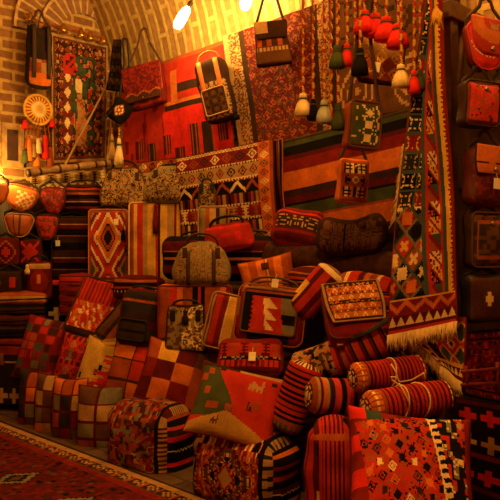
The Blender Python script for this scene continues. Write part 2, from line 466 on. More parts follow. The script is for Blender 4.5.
    if zipper and not pocket:
        zm = MB(12); zz = h*(.97 if shape != 'dome' else .9)
        zm.tube([Vector(warp(a*w, -dep/2*.55, zz-h/2))+Vector((0,0,h/2+.004)) for a in lin(-.4,.4,8)], .005, col=zipper, seg=6); zm.build('zipper', METAL, t)
    if tagat:
        u, v = tagat; gm = MB(13); gx, gz = (u-.5)*w, v*h; gy = min(fy(u, min(v,1)), fy(.5,.5))-.012
        s = .02; gm.rbox(.042, .004, .055, .001, {'all': flat('white')}, 40, (gx, gy-.012, gz)); go = gm.build('price_tag', PAPER, t)
        gs = MB(13); gs.tube([(gx, gy-.012, gz+.027), (gx, gy, gz+.06)], .0018, col='cream', seg=5); gs.build('tag_string', THREAD, go)
    for u, v, tc_, L in ([tassel] if isinstance(tassel, tuple) else tassel or []):
        tm = MB(14); gx, gz = (u-.5)*w, v*h; gy = fy(min(u,1), min(v,1))-.03
        tm.tube([(gx, gy+.02, gz+.06), (gx, gy, gz)], .003, col='choc', seg=5)
        tm.lathe([(.003,0),(.014,-.01),(.015,-.025),(.01,-.035),(.022,-.6*L),(.02,-L)], tc_, 14, (gx, gy, gz), ridge=.15); tm.build('tassel', THREAD, t)
    LOG.append((label, round(t.location.z,2), round(t.location.y,2), round(w,2), round(h,2)))
    return t

def parcel(name, label, cat, px, py, wpx, hpx, pats, y=None, x=None, yaw=0, tilt=0, roll=0, dep=.3, r=.05, bulge=.03, res=90, group=None, folds=0, fcol='black', tagat=None, warp=None, fringe=None, part='cloth', seed=1, lump=.006):
    """folded or stuffed textile, soft box"""
    tl = R(tilt); w, h, m = size(px, py, wpx, hpx, yaw, y, x, tl)
    t = placed(name, label, cat, px, py, h, (tl, R(roll), R(yaw)), y, x, group)
    mb = MB(seed); mb.rbox(w, dep, h, r, pats, res, (0,0,h/2), (bulge*.5,bulge,bulge), warp, lump); mb.build(part, WOOL, t)
    for k in range(folds):
        z = h*(k+1)/(folds+1); fm = MB(3)
        fm.tube([(a, c, z+.004*math.sin(9*a+k)) for a, c in outline(w*1.0+bulge*.9, dep+bulge*1.5, r*1.1)], .006, col=fcol, seg=6, closed=True); fm.build('fold_edge', WOOL, t)
    if fringe:
        fr = MB(4); rng = random.Random(5)
        for i in range(int(w/.012)):
            xx = -w/2+.012*i; fr.tube([(xx,-dep/2-.005,h*.15),(xx+rng.uniform(-.01,.01),-dep/2-.02,h*.15-.04-rng.random()*.02)], .003, col=fringe, seg=4)
        fr.build('fringe', THREAD, t)
    if tagat:
        u, v = tagat; gm = MB(13); gm.rbox(.05, .004, .04, .001, {'all': flat('white')}, 40, ((u-.5)*w, -dep/2-bulge-.008, v*h)); gm.build('price_tag', PAPER, t)
    LOG.append((label, round(t.location.z,2), round(t.location.y,2), round(w,2), round(h,2)))
    return t

def hanging(name, label, cat, quad, pat, y=None, x=None, res=70, amp=.012, waves=3, thick=.01, fringe=None, part='weave', group=None, mat=None, seed=1, top_fringe=None, fl=.06, depth_fn=None):
    """textile hung flat; quad = picture corners TL, TR, BR, BL on a vertical plane"""
    q = [at(a, b, y=y, x=x) for a, b in quad]; o = (q[2]+q[3])/2
    t = thing(name, label, cat, o, (0,0,0), group); q = [p-o for p in q]
    nrm = Vector((0,-1,0)) if y is not None else Vector((1,0,0))
    W = ((q[1]-q[0]).length+(q[2]-q[3]).length)/2; H = ((q[0]-q[3]).length+(q[1]-q[2]).length)/2
    def pos(off):
        def f(u, v):
            p = (q[3]*(1-u)+q[2]*u)*(1-v) + (q[0]*(1-u)+q[1]*u)*v
            k = amp*math.sin(waves*2*PI*u+seed+1.3*v)*(1-.6*v) + amp*.6*math.sin(7*v+seed*2+2*u)
            if depth_fn: k += depth_fn(u, v)
            return p + nrm*(k+off)
        return f
    us, vs = lin(0,1,max(6,int(W*res))), lin(0,1,max(6,int(H*res))); fl_ = x is not None
    mb = MB(seed); mb.grid(pos(thick), pat, us, vs); mb.grid(pos(0), lambda u, v: 'dred', us[::2]+([us[-1]] if us[-1] != us[::2][-1] else []), vs[::2]+([vs[-1]] if vs[-1] != vs[::2][-1] else []), True)
    edge = []
    for a in us: edge.append((a, 0))
    for b in vs[1:]: edge.append((1, b))
    for a in reversed(us[:-1]): edge.append((a, 1))
    for b in reversed(vs[1:-1]): edge.append((0, b))
    mb.build(part, mat or WOOL, t)
    em = MB(seed); em.tube([(pos(thick/2)(*e)) for e in edge], thick*.6, col=pat(.003,.5), seg=6, closed=True, up=nrm); em.build('bound_edge', THREAD, t)
    for col, v0, sgn in ((fringe, 0, -1), (top_fringe, 1, 1)):
        if not col: continue
        fm = MB(4); rng = random.Random(seed); n = int(W/.011)
        for i in range(n+1):
            p = pos(thick/2)(i/n, v0); l = fl*(.75+.4*rng.random())
            fm.tube([p, p+Vector((rng.uniform(-.006,.006),0,-l*.5)) if sgn < 0 else p+nrm*.01+Vector((0,0,-.01)), p+nrm*(.004 if sgn < 0 else .02)+Vector((rng.uniform(-.012,.012),0,-l))], lambda q: .0045*(1-.5*q), col=col, seg=4)
        fm.build('fringe', THREAD, t)
    return t
EXPO = 0.2
# ================================================================ THE SETTING
XL, XR, YB, YF = -6.265, 1.6, 0.0, -4.9
ZS, RV = 2.72, 2.45
def panel(name, a, b, c, d, mat, n=1, uvf=None):
    mb = MB(); a, b, c, d = map(Vector, (a,b,c,d))
    f = lambda u, v: (a*(1-u)+b*u)*(1-v)+(d*(1-u)+c*u)*v
    mb.grid(f, lambda u, v: 'brown', lin(0,1,n), lin(0,1,n), uvs=lambda u, v: uvf(f(u,v)))
    return struct(mb.build(name, mat, None, False))
panel('wall_back', (XL,YB,0), (XR,YB,0), (XR,YB,ZS+.02), (XL,YB,ZS+.02), BRICK, 1, lambda p: (p.x, p.z))
panel('wall_left', (XL,YF,0), (XL,YB,0), (XL,YB,5.25), (XL,YF,5.25), BRICK, 1, lambda p: (p.y, p.z))
panel('wall_right', (XR,YB,0), (XR,YF,0), (XR,YF,5.25), (XR,YB,5.25), BRICK, 1, lambda p: (p.y, p.z))
panel('wall_front', (XR,YF,0), (XL,YF,0), (XL,YF,ZS+.02), (XR,YF,ZS+.02), BRICK, 1, lambda p: (p.x, p.z))
STONE = brick_mat('stone_paving', (.13,.07,.04), (.1,.055,.035), (.05,.03,.02), .5, .5, .012, bump=.3)
panel('floor', (XL,YF,0), (XR,YF,0), (XR,YB,0), (XL,YB,0), STONE, 1, lambda p: (p.x, p.y))
vm = MB()
vm.grid(lambda u, v: (XL+(XR-XL)*u, -RV+RV*math.cos(PI*v), ZS+RV*math.sin(PI*v)), lambda u, v: 'tan', lin(0,1,16), lin(0,1,48), True, uvs=lambda u, v: (PI*v*RV, (XR-XL)*u))
struct(vm.build('ceiling', VAULT))
# radial brick arches of the blind niche over the pictorial rug
c0 = at(84, 44, x=XL+.001)
for k, (r0, r1) in enumerate(((.3,.52), (.56,.78))):
    am = MB()
    def ap(u, v, r0=r0, r1=r1):
        a = PI*(1-u); r = r0+(r1-r0)*v; return (XL+.03+.012*k, c0.y+r*math.cos(a), c0.z+r*math.sin(a))
    am.grid(ap, lambda u, v: 'brown', lin(0,1,36), [0,1], uvs=lambda u, v, r0=r0, r1=r1: (PI*u*(r0+r1)/2, v*.2))
    am.grid(lambda u, v, r1=r1: (XL+(.03+.012*k)*v, c0.y+r1*math.cos(PI*u), c0.z+r1*math.sin(PI*u)), lambda u, v: 'brown', lin(0,1,36), [0,1], uvs=lambda u, v: (u, v*.2))
    struct(am.build('trim_%d' % (k+1), RINGB, None, False))
nm = MB(); p, q = at(2, 122, x=XL+.03), at(24, 168, x=XL+.03)
nm.box((XL+.001,p.y,q.z), (XL+.03,q.y,p.z), 'tan'); nm.box((XL+.03,p.y+.05,q.z+.06), (XL+.034,q.y-.06,p.z-.06), 'choc'); struct(nm.build('trim_3', WOOD, None, False))
# low stepped bench that carries the goods
STEPS = ((-6.2,-1.95,-1.16,-.02,.40), (-6.2,-1.95,-1.03,-.02,.70), (-6.2,-1.95,-.66,-.02,1.06), (-2.1,-1.66,-1.5,-1.3,.58), (-2.1,-1.66,-1.3,-1.0,.66), (-2.0,-1.1,-1.95,-1.5,.22))
sm = MB()
for x0, x1, y0, y1, z in STEPS: sm.box((x0,y0,0.0), (x1,y1,z), 'choc')
struct(sm.build('trim_4', attr_mat('dark_felt', .95, .2), None, False))

# ================================================================ FLOOR RUG
def rugpat(u, v):                                      # v = 1 at the edge beside the goods; metres from it:
    L, Wd = 5.6, 2.5
    e = min((1-v)*Wd, v*Wd, u*L, (1-u)*L); s = u*L if (1-v)*Wd < u*L else v*Wd
    if e < .025: return 'dbrown'
    if e < .06: return 'tan'
    if e < .15: return 'tan' if motif('diamond', (s*7) % 1, (e-.06)/.09) else 'dbrown' if (s*7) % 1 < .8 else 'rust'
    if e < .175: return 'brown'
    if e < .21: return 'dred'
    if e < .95:
        k = (e-.21)/.74; c = (s*1.6) % 1
        if abs(c-.5) < .2 and abs(k-.5) < .22:
            r = abs(c-.5)/.2+abs(k-.5)/.22
            return 'grey' if .6 < r < .9 else 'brown' if r < .3 else 'black' if r < 1 else 'maroon'
        h = hsh(int(s*34), int(e*30), 4)
        return 'black' if h < .12 else 'brown' if h < .17 else 'dbrown' if h < .24 else 'maroon' if h < .7 else (.14,.012,.01)
    if e < .99: return 'brown'
    if e < 1.03: return 'black'
    h = hsh(int(s*24), int(e*24), 8)
    return 'black' if h < .4 else 'brown' if h < .5 else 'maroon'
rx0, rx1, ry1, ry0 = -6.2, -.6, -1.66, -4.16
rt = thing('floor_rug', 'large red knotted rug with tan and dark border spread on the floor before the goods', 'rug', ((rx0+rx1)/2, (ry0+ry1)/2, 0))
fm = MB(2); fm.var = .16
def rp(u, v): return ((u-.5)*5.6, (v-.5)*2.5, .014+.003*math.sin(9*u+3*v))
fm.grid(rp, rugpat, lin(0,1,280), lin(0,1,150)); fm.build('pile', PILE, rt)
em = MB(2); em.tube([(-2.8,-1.25,.009),(2.8,-1.25,.009),(2.8,1.25,.009),(-2.8,1.25,.009)], .009, col='dbrown', seg=6, closed=True); em.build('bound_edge', THREAD, rt)

# ================================================================ LAMPS
BULB = glow_mat('lit_bulb', (1,.56,.13), 270)
def lamp(label, px, py, t, tilt, ln=.12):
    a = (px-250)/F; c = CAM + ray(px, py)*t
    o = thing('bulb_lamp', label, 'lamp', c, (0, tilt, R(45)), 'bare bulbs under the vault')
    bm = MB(1); bm.lathe([(.006,-.5*ln),(.026,-.46*ln),(.04,-.3*ln),(.043,0),(.036,.3*ln),(.018,.5*ln)], 'white', 16); bm.build('bulb', BULB, o)
    s = MB(1); s.lathe([(.017,.5*ln),(.02,.52*ln),(.02,.5*ln+.045),(.012,.5*ln+.06)], 'dbrown', 14); s.build('socket', LEATHER, o)
    up = Euler((0,tilt,R(45))).to_matrix().inverted(); yv = c.y
    zc = ZS+math.sqrt(max(.01, RV**2-(yv+RV)**2))-c.z
    k = MB(1); k.tube([Vector((0,0,.5*ln+.05)), Vector((0,0,.5*ln+.12)), up @ Vector((.06,0,zc*.5)), up @ Vector((.06,0,zc))], .005, col='dbrown', seg=6); k.build('cord', LEATHER, o)
lamp('glowing bare bulb left of the other, above the red wall rug', 182, 18, 5.75, R(30), .2)
lamp('glowing bare bulb at the picture top, left of the hanging handbag', 246, 1, 5.5, R(10), .14)
def light(name, loc, power, rad=.06, col=(1,.455,.075)):
    l = bpy.data.lights.new(name, 'POINT'); l.energy = power; l.color = col; l.shadow_soft_size = rad
    o = bpy.data.objects.new(name, l); COL.objects.link(o); o.location = loc; o['kind'] = 'helper'
    return o
LK = 1.0
light('lamp_light', CAM+ray(360,-330)*3.7, 150*LK)
light('lamp_light', CAM+ray(120,-150)*4.6, 14*LK)
light('lamp_light', (-1.2,-3.1,3.4), 130*LK, .08)
light('lamp_light', (-1.1,-.5,3.55), 26*LK)
light('lamp_light', at(3,172,x=-6.0), 16*LK, .03, (1,.52,.09))

# ================================================================ WALL HANGINGS
redpat = lambda u, v: 'red'
def h1(u, v):
    if v > .97 or u < .015: return 'rust'
    if .5 < u < .56 and .66 < v < .9: return 'orange'
    if .56 < u < .78 and (.73 < v < .79): return 'dbrown'
    if .44 < u < .86 and .6 < v < .64: return 'dbrown'
    if .44 < u < .86 and .64 < v < .67: return 'orange'
    for (a,b,c,d,col) in ((.12,.2,.28,.42,'maroon'),(.24,.34,.1,.38,'dbrown'),(.4,.47,.28,.42,'maroon'),(.5,.6,.1,.32,'maroon'),(.66,.73,.12,.46,'dbrown'),(.76,.84,.12,.46,'dbrown'),(.88,.97,.3,.44,'maroon')):
        if a < u < b and c < v < d: return col if ((u-a)/(b-a)*4) % 1 < .7 else 'rust'
    if u < .42: return 'red' if hsh(int(u*40), int(v*9), 2) > .25 else 'dred'
    return 'scarlet' if .25 < v < .6 else 'red'
hanging('wall_rug', 'plain red rug with dark block figures on the wall behind two hanging bags', 'rug', ((122,76),(226,40),(238,182),(126,195)), h1, y=-.15, res=60, amp=.01)
def h2(u, v):
    e = min(u, 1-u)
    if e < .04: return 'tan' if (v*60) % 1 < .7 else 'brown'
    if e < .15: return 'tan' if hsh(int(u*90), int(v*110), 3) < .5 else 'brown' if hsh(int(u*90), int(v*110), 4) < .7 else 'rust'
    if e < .2: return 'dbrown'
    if v < .07: return 'rust' if (u*30) % 1 < .5 else 'dred'
    k = motif('diamond', (u*9+.5*int(v*12)) % 1, (v*12) % 1)
    if k and hsh(int(u*60), int(v*90), 7) < .6: return 'rust'
    return 'maroon' if hsh(int(u*70), int(v*90), 8) < .7 else 'brown'
hanging('wall_rug', 'maroon dotted rug with pale tan side borders behind the hanging handbag', 'rug', ((224,37),(336,-3),(340,138),(243,160)), h2, y=-.19, res=85, amp=.008)
def h3(u, v):
    if u < .06 or v < .04: return 'dbrown'
    if v < .42:
        x = (u*2.2) % 1; r = math.hypot((x-.5)*1.3, (v-.22)*2.6)
        return 'tan' if .2 < r < .27 or r < .07 or .38 < r < .43 else 'brown'
    return 'brown' if hsh(int(u*40), int(v*40), 1) < .7 else 'dbrown'
hanging('wall_rug', 'dark brown rug with pale ring ornaments behind the cream tassel at right', 'rug', ((330,-10),(455,-60),(455,106),(334,128)), h3, y=-.2, res=55, amp=.008)
h4 = stripes((('dbrown',2.2),('black',1.2),('choc',1.3),('orange',2.3),('rust',.2),('green',1.3),('black',.3),('maroon',.9),('dbrown',.8),('orange',2.2),('rust',.2),('dred',1.4),('maroon',.4),('black',1.2),('green',.5),('choc',.3)))
hanging('striped_kilim', 'wide kilim of broad black, red and orange bands hung on the wall', 'kilim', ((279,143),(420,107),(425,258),(287,278)), h4, y=-.28, res=60, amp=.012, waves=2)
h5 = bands([('dred','diamond',['cream','rust'],1.1,7),('cream','tri',['maroon'],.25,30),('khaki','diamond',['maroon','dred'],1.2,7),('dbrown','bars',['rust','cream','dred'],.9,14),('cream','tri',['black'],.25,30),
 ('dred','hook',['cream','rust','tan'],1.0,8),('cream','tri',['maroon'],.25,28),('maroon','bars',['tan','black','rust'],.9,16),('black','zig',['cream','rust'],1.1,6),('cream','tri',['dred'],.25,30),('tan','diamond',['maroon','dred','black'],1.1,8),('cream','tri',['black'],.25,30),('dred','diamond',['cream','rust','navy'],1.1,7),('cream','zig',['rust'],.3,24)])
def h5b(u, v):
    if u < .86: return h5(u/.86, v)
    if u > .97: return 'rust'
    m = ((u-.86)/.11, (v*13) % 1)
    return ('dred','green','cream')[int(v*13) % 3] if motif('diamond', *m) else 'orange'
hanging('banded_kilim', 'finely banded red and cream kilim with an orange edge hung above the duffel', 'kilim', ((178,159),(273,139),(281,258),(184,262)), h5b, y=-.36, res=110, amp=.015, waves=2)
hanging('kilim_strip', 'narrow dark and orange kilim strip hanging right of the banded kilim', 'kilim', ((271,141),(282,139),(290,258),(280,262)), stripes((('rust',.5),('black',1),('dred',.7),('grey',.3),('black',.8)), 'u'), y=-.33, res=90, amp=.02, waves=1)
def h6(u, v):
    if min(u, 1-u) < .05 or v > .96 or v < .04: return 'tan' if min(u,1-u) < .02 or v > .98 or v < .02 else 'brown'
    if min(u, 1-u) < .2 or v > .86 or v < .13:
        return 'rust' if motif('diamond', (u*9) % 1, (v*14) % 1) else 'tan' if hsh(int(u*30), int(v*40), 2) < .18 else 'dbrown'
    x, y = (u-.2)/.6, (v-.13)/.73
    fx = .5+.06*math.sin(6*y); fw = .17 if y < .3 else .12 if y < .52 else .07 if y < .6 else .1
    if abs(x-fx) < fw and y < .74: return 'cream' if y > .6 else 'tan' if hsh(int(x*22), int(y*44), 1) < .62 else 'rust' if hsh(int(x*22), int(y*44), 3) < .6 else 'orange'
    if y > .78 and x < .34: return 'red' if hsh(int(x*18), int(y*40), 2) < .8 else 'dbrown'
    if x < .24: return 'cream' if motif('solid', x/.24, (y*6) % 1) else 'brown' if hsh(int(x*20), int(y*40), 2) < .5 else 'dred'
    n = vnoise(x*13, y*20, 3)
    return 'green' if n < .36 else 'red' if n > .8 else 'teal' if n < .56 else 'tan' if n > .7 else 'dbrown'
hanging('pictorial_rug', 'dark pictorial rug with a pale figure column and ornate border on the left brick wall', 'rug', ((51,33),(107,46),(105,160),(52,163)), h6, x=XL+.07, res=90, amp=.008)

# bells along the top of the pictorial rug
gt = thing('bell_garland', 'string of small gilt bells along the top of the pictorial rug', 'garland', at(75, 30, x=XL+.14))
b0 = at(75, 30, x=XL+.14); gp = [at(a, b, x=XL+.14)-b0 for a, b in ((26,13),(40,22),(47,24),(62,26),(80,31),(94,36),(106,39))]
k = MB(); k.tube(gp, .008, col='rust', seg=6); k.build('cord', THREAD, gt)
for a, b in ((30,17),(47,26),(63,28),(81,33),(90,36),(103,39)):
    k = MB(); k.lathe([(.006,.05),(.02,.035),(.034,.01),(.036,-.02),(.05,-.045)], 'gold', 14, at(a,b,x=XL+.14)-b0); k.build('bell', METAL, gt)

# wooden pole hung by two ropes
pa, pb = at(27, 173, x=XL+.32), at(109, 163, x=XL+.32); pc = (pa+pb)/2
pt = thing('wooden_pole', 'turned wooden pole with dark rings hung by ropes below the pictorial rug', 'pole', pc)
k = MB(); k.tube([(pa-pc).lerp(pb-pc, q) for q in lin(0,1,40)], lambda q: .036+.005*math.sin(q*20), col=lambda u, v: 'dbrown' if (v*9) % 1 < .14 else 'tan', seg=14); k.build('shaft', WOOD, pt)
apx = at(117, 66, x=XL+.32)
for a, b in ((62,171),(107,164)):
    e = at(a, b, x=XL+.32); k = MB(); k.tube([apx-pc, e-pc, e-pc+Vector((.02,0,-.05))], .011, col='tan', seg=6); k.build('rope', THREAD, pt)
hanging('kilim_strip', 'pale patterned woven band hanging beneath the wooden pole', 'kilim', ((30,177),(105,170),(104,188),(31,190)), bands([('cream','zig',['brown','rust'],1,9),('tan','hook',['dbrown','cream'],1.4,10)]), x=XL+.12, res=80, amp=.01)
hanging('kilim_strip', 'black and cream woven band behind the floral bags', 'kilim', ((124,165),(185,157),(185,186),(124,190)), bands([('black','hook',['cream','tan'],1.4,6),('rust','diamond',['cream','black'],1,7)]), y=-.3, res=80, amp=.01)

# gilt disc with tassels
dc = at(37, 110, x=XL+.1)
dt = thing('gilt_disc', 'round gilt disc with woven rim and red tassels on the left wall', 'ornament', dc)
def discc(u, v): return 'gold' if v < .3 else 'cream' if v < .5 else 'gold' if (u*22) % 1 < .55 or v < .62 else 'rust'
k = MB(); k.grid(lambda u, v: (.05-.035*v*v, .14*v*math.cos(2*PI*u), .14*v*math.sin(2*PI*u)), discc, lin(0,1,44), lin(.02,1,12)); k.build('disc', THREAD, dt)
k = MB(); k.tube([(.02,.14*math.cos(a),.14*math.sin(a)) for a in lin(0,2*PI,36)[:-1]], .014, col='gold', seg=8, closed=True, up=(1,0,0)); k.build('rim', THREAD, dt)
for a, b, c, L in ((25,123,'scarlet',.05),(52,122,'scarlet',.05),(29,140,'orange',.2),(33,147,'tan',.1),(38,141,'cream',.12),(45,138,'scarlet',.2),(50,150,'rust',.16),(25,152,'green',.1),(37,156,'orange',.1)):
    e = at(a, b, x=XL+.12)-dc; k = MB()
    k.tube([(.03, e.y*.8, -.14), (.03, e.y, e.z+.03)], .005, col='rust', seg=5); k.lathe([(.004,.03),(.022,.02),(.02,0),(.034,-L)], c, 12, e, ridge=.12); k.build('tassel', THREAD, dt)

# ================================================================ BAGS HUNG HIGH
panelpat = lambda u, v: ('orange' if v < .22 else 'rust' if (u < .5) == (v < .4) else 'tan') if v < .45 else ('char' if hsh(int(u*9), int(v*14), 2) < .7 else 'dbrown')
bag('backpack', 'dark backpack with an orange kilim base hung at the upper left brick wall', 'bag', 39, 57, 25, 62, panelpat, x=XL+.2, yaw=78, dep=.14, side='char', r=.06, strap_px=16, scol='choc', straps='dbrown', shape='slump', zipper='brown')
def diam(u, v):
    r = abs(u-.5)+abs(v-.5)
    return 'cream' if r < .3 and motif('star', (u*5) % 1, (v*5) % 1) else 'rust' if r < .33 else 'black'
bag('pouch', 'small black pouch with a pale square hung on its corner beside the red bag', 'bag', 120, 111, 19, 22, diam, y=-.46, yaw=45, dep=.05, side='black', r=.02, roll=38, strap_px=50, scol='black', tassel=(.2,0,'char',.09))
b3 = lambda u, v: 'red' if v > .35 else 'maroon' if hsh(int(u*12), int(v*12), 4) < .5 else 'dred'
bag('shoulder_bag', 'red shoulder bag with scalloped dark flap edge hung high on the red wall rug', 'bag', 146, 87, 37, 42, b3, y=-.3, yaw=22, roll=-8, dep=.08, side='maroon', r=.03, flap=lambda u, v: 'choc' if v < .12+.09*abs(math.sin(u*9)) else 'rust' if v < .17+.09*abs(math.sin(u*9)) else 'maroon' if hsh(int(u*24), int(v*18), 1) < .6 else 'dred', flap_h=.86, clasp='gold', strap_px=38, scol='choc')
b4 = lambda u, v: 'dbrown' if v > .62 else ('tan' if motif('star', (u*5) % 1, (v*6) % 1) else 'brown')
bag('backpack', 'brown carved backpack with orange straps hung over the red wall rug', 'bag', 216, 91, 30, 62, b4, y=-.32, yaw=30, roll=-14, dep=.15, side='dbrown', r=.045, pocket=lambda u, v: 'brown' if motif('star', (u*3) % 1, (v*3) % 1) else 'dbrown', pocket_rect=(.12,.08,.88,.5), handles=1, hh=.08, hcol='orange', straps='orange', zipper='tan', tassel=(1.05,.05,'black',.08))
b5 = lambda u, v: 'tan' if .3 < v < .42 and (u*9) % 1 < .55 else 'brown' if v < .45 else ('rust' if (u*3) % 1 < .5 else 'choc')
bag('handbag', 'brown flap handbag hung high against the bright brick, right of the bulbs', 'bag', 272, 44, 36, 42, b5, y=-.33, yaw=45, roll=-6, dep=.09, side='choc', r=.02, shape='tote', flap=lambda u, v: 'dbrown' if u > .4 or v < .3 else 'tan', flap_h=.42, strap_px=52, scol='dbrown')
b6 = bordered(lambda u, v: 'cream' if u > .35 and motif('star', ((u-.35)*2.2) % 1, (v*3.2) % 1) else 'gold' if hsh(int(u*12), int(v*14), 3) < .1 else 'green', 'brown', .07)
bag('shoulder_bag', 'green bag with cream figures hung below the black tassel', 'bag', 362, 126, 31, 46, b6, y=-1.12, yaw=58, roll=5, dep=.1, side='rust', r=.02, strap_px=128, scol='choc', piping='brown')
b7 = bordered(bands([('dbrown','hook',['cream','orange'],1,4),('rust','diamond',['black','cream'],1.2,3),('dbrown','hook',['cream'],1,4)]), 'rust', .12)
bag('pouch', 'little brown kilim pouch hanging under the green bag', 'bag', 352, 181, 28, 43, b7, y=-.7, yaw=58, roll=4, dep=.08, side='orange', r=.02, strap_px=36, scol='dbrown', clasp='gold')
bag('shoulder_bag', 'tan ornamented bag with white tag behind the row of red tassels', 'bag', 381, 60, 44, 46, lambda u, v: 'gold' if motif('diamond', (u*3) % 1, (v*3) % 1) else 'rust' if v < .5 else 'tan', y=-.9, yaw=38, roll=10, dep=.1, side='choc', r=.03, strap_px=90, scol='black', tagat=(.42,.24))

# ================================================================ TASSEL CORDS
rl = at(360, -45, y=-1.15); rl2 = at(296, -30, y=-1.15); rl3 = at(436, -60, y=-1.15)
tt = thing('hanging_rail', 'dark horizontal rail from which the tassel cords hang', 'rail', rl)
k = MB(); k.tube([rl2+Vector((-.1,0,0))-rl, rl3+Vector((.1,0,0))-rl+Vector((0,0,rl2.z-rl3.z))], .02, col='dbrown', seg=10); k.build('bar', WOOD, tt)
ZR = rl2.z
for sx in (rl2.x, rl3.x):
    zc = ZS+math.sqrt(RV**2-(rl.y+RV)**2); k = MB(); k.tube([(sx-rl.x, 0, ZR-rl.z), (sx-rl.x, 0, zc-rl.z)], .008, col='dbrown', seg=6); k.build('hanger', LEATHER, tt)
def tassel(px, py, col, hpx, wpx, y, label, top=None, cordc=('rust','gold'), band='blue', group='tassel cords hanging from the rail'):
    c = at(px, py, y=y); m = mpp(c); h = hpx*m; w = wpx*m
    t = thing('tassel', label, 'tassel', c, (0,0,R(45)), group)
    k = MB(int(px)); k.lathe([(.006,h*.55),(w*.2,h*.5),(w*.24,h*.34),(w*.2,h*.26),(w*.36,h*.05),(w*.46,-h*.25),(w*.48,-h*.5)], col, 24, ridge=.09, nr=11); k.build('skirt', THREAD, t)
    k = MB(1); k.lathe([(w*.205,h*.22),(w*.25,h*.25),(w*.25,h*.3),(w*.205,h*.33)], band, 16); k.build('binding', THREAD, t)
    L = ZR-c.z if top is None else (py-top)*m
    n = max(8, int(L/.012)); k = MB(2)
    k.tube([(.003*math.sin(i*1.1), .003*math.cos(i*1.1), h*.5+(L-h*.5)*i/n) for i in range(n+1)], lambda q: .0085+.0025*math.sin(q*n*1.1), col=lambda u, v, n=n: cordc[0] if (u+v*n/5.5) % 1 < .7 else cordc[1] if (v*n) % 5 < 3 else 'red', seg=6); k.build('cord', THREAD, t)
TS = ((303,105,'cream',22,17,-1.15,'large cream tassel, lowest at the left end of the cords'),
 (313,110,'black',20,12,-1.12,'black tassel just right of the lowest cream tassel'),
 (324,112,'lgrey',22,16,-1.17,'grey blue tassel between the low black and low green tassels'),
 (331,119,'scarlet',12,9,-1.1,'small red tassel half hidden behind the grey blue tassel'),
 (338,117,'green',26,14,-1.18,'green tassel, lowest and farthest right of the low group'),
 (337,57,'green',22,16,-1.2,'green tassel on a short cord, left of a red one'),
 (347,55,'scarlet',22,13,-1.15,'red tassel on a short cord beside the short green tassel'),
 (360,62,'black',26,17,-1.2,'black tassel with short cord above the green bag'),
 (355,68,'cream',14,12,-1.1,'small cream tassel peeping out beside the short black tassel'),
 (364,22,'scarlet',22,22,-1.15,'bright red tassel, first from left in the high red row'),
 (375,25,'scarlet',22,22,-1.1,'bright red tassel, second from left in the high red row'),
 (386,29,'scarlet',23,23,-1.15,'bright red tassel, third from left in the high red row'),
 (398,36,'scarlet',23,23,-1.15,'bright red tassel, rightmost and lowest of the high red row'),
 (401,76,'cream',22,18,-1.2,'cream tassel hanging alone before the brown ringed rug'),
 (414,82,'scarlet',22,13,-1.15,'deep red tassel right of the lone cream tassel'),
 (420,80,'green',20,11,-1.1,'olive tassel beside the hanging runner'))
for a in TS: tassel(a[0], a[1], a[2], a[3], a[4], a[5], a[6])

tassel(119, 152, 'cream', 26, 9, -.5, 'long cream tuft hanging at the right end of the wooden pole', top=128, group='tufts by the wooden pole')
tassel(112, 148, 'tan', 24, 7, -.46, 'thin tan tuft beside the long cream tuft by the wooden pole', top=126, group='tufts by the wooden pole')
hanging('woven_strap', 'dark tapering woven strap hung between the pictorial rug and the red bag', 'strap', ((115,40),(121,40),(125,92),(108,90)), bands([('black','dots',['dbrown'],1,3),('char','zig',['brown'],1,3)]*4), y=-.38, res=90, amp=.01, waves=1)

# ================================================================ HANGING RUNNER
def fold_strip(name, L, Rr, y, pat, t, off, n=40, nu=40, amp=.02, seed=1):
    """L, Rr: picture polylines top to bottom of the left and right side"""
    def along(pl, s):
        k = s*(len(pl)-1); i = min(int(k), len(pl)-2); f = k-i
        a, b = at(*pl[i][:2], y=y), at(*pl[i+1][:2], y=y); return a.lerp(b, f)
    o = t.location
    def pos(u, v):
        p = along(L, 1-v).lerp(along(Rr, 1-v), u)
        return p-o+Vector((0, -off-amp*math.sin(PI*2*u+seed+2*v)-amp*.5*math.sin(9*v+seed), 0))
    mb = MB(seed); mb.grid(pos, pat, lin(0,1,nu), lin(0,1,n)); back = MB(seed)
    mb.grid(lambda u, v: Vector(pos(u,v))+Vector((0,.008,0)), lambda u, v: 'dred', lin(0,1,nu//2), lin(0,1,n//2), True)
    ob = mb.build(name, WOOL, t)
    em = MB(seed); em.tube([Vector(pos(u,v))+Vector((0,.004,0)) for u, v in [(a,0) for a in lin(0,1,10)]+[(1,b) for b in lin(.05,1,20)]+[(a,1) for a in lin(.9,0,9)]+[(0,b) for b in lin(.95,.05,19)]], .005, col='dred', seg=5, closed=True, up=(0,1,0)); em.build('bound_edge', THREAD, ob)
    return pos
def fringe_on(t, pos, pts, col, fl, n, nm='fringe', dx=0):
    fm = MB(6); rng = random.Random(3)
    for i in range(n+1):
        q = i/n*(len(pts)-1); a = min(int(q), len(pts)-2); u, v = [pts[a][k]*(1-q+a)+pts[a+1][k]*(q-a) for k in (0,1)]
        p = Vector(pos(u, v)); l = fl*(.75+.4*rng.random())
        fm.tube([p, p+Vector((dx*.5+rng.uniform(-.005,.005),-.008,-l*.5)), p+Vector((dx+rng.uniform(-.012,.012),-.004,-l))], lambda s: .0055*(1-.5*s), col=col, seg=4)
    return fm.build(nm, THREAD, t)
rn = thing('kilim_runner', 'long kilim runner with lozenges, a yellow sawtooth edge and fringes draped from the rack top', 'kilim', at(430, 330, y=-1.05))
SPL = (.3,.3,.32,.36,.42,.46,.5,.56,.6)
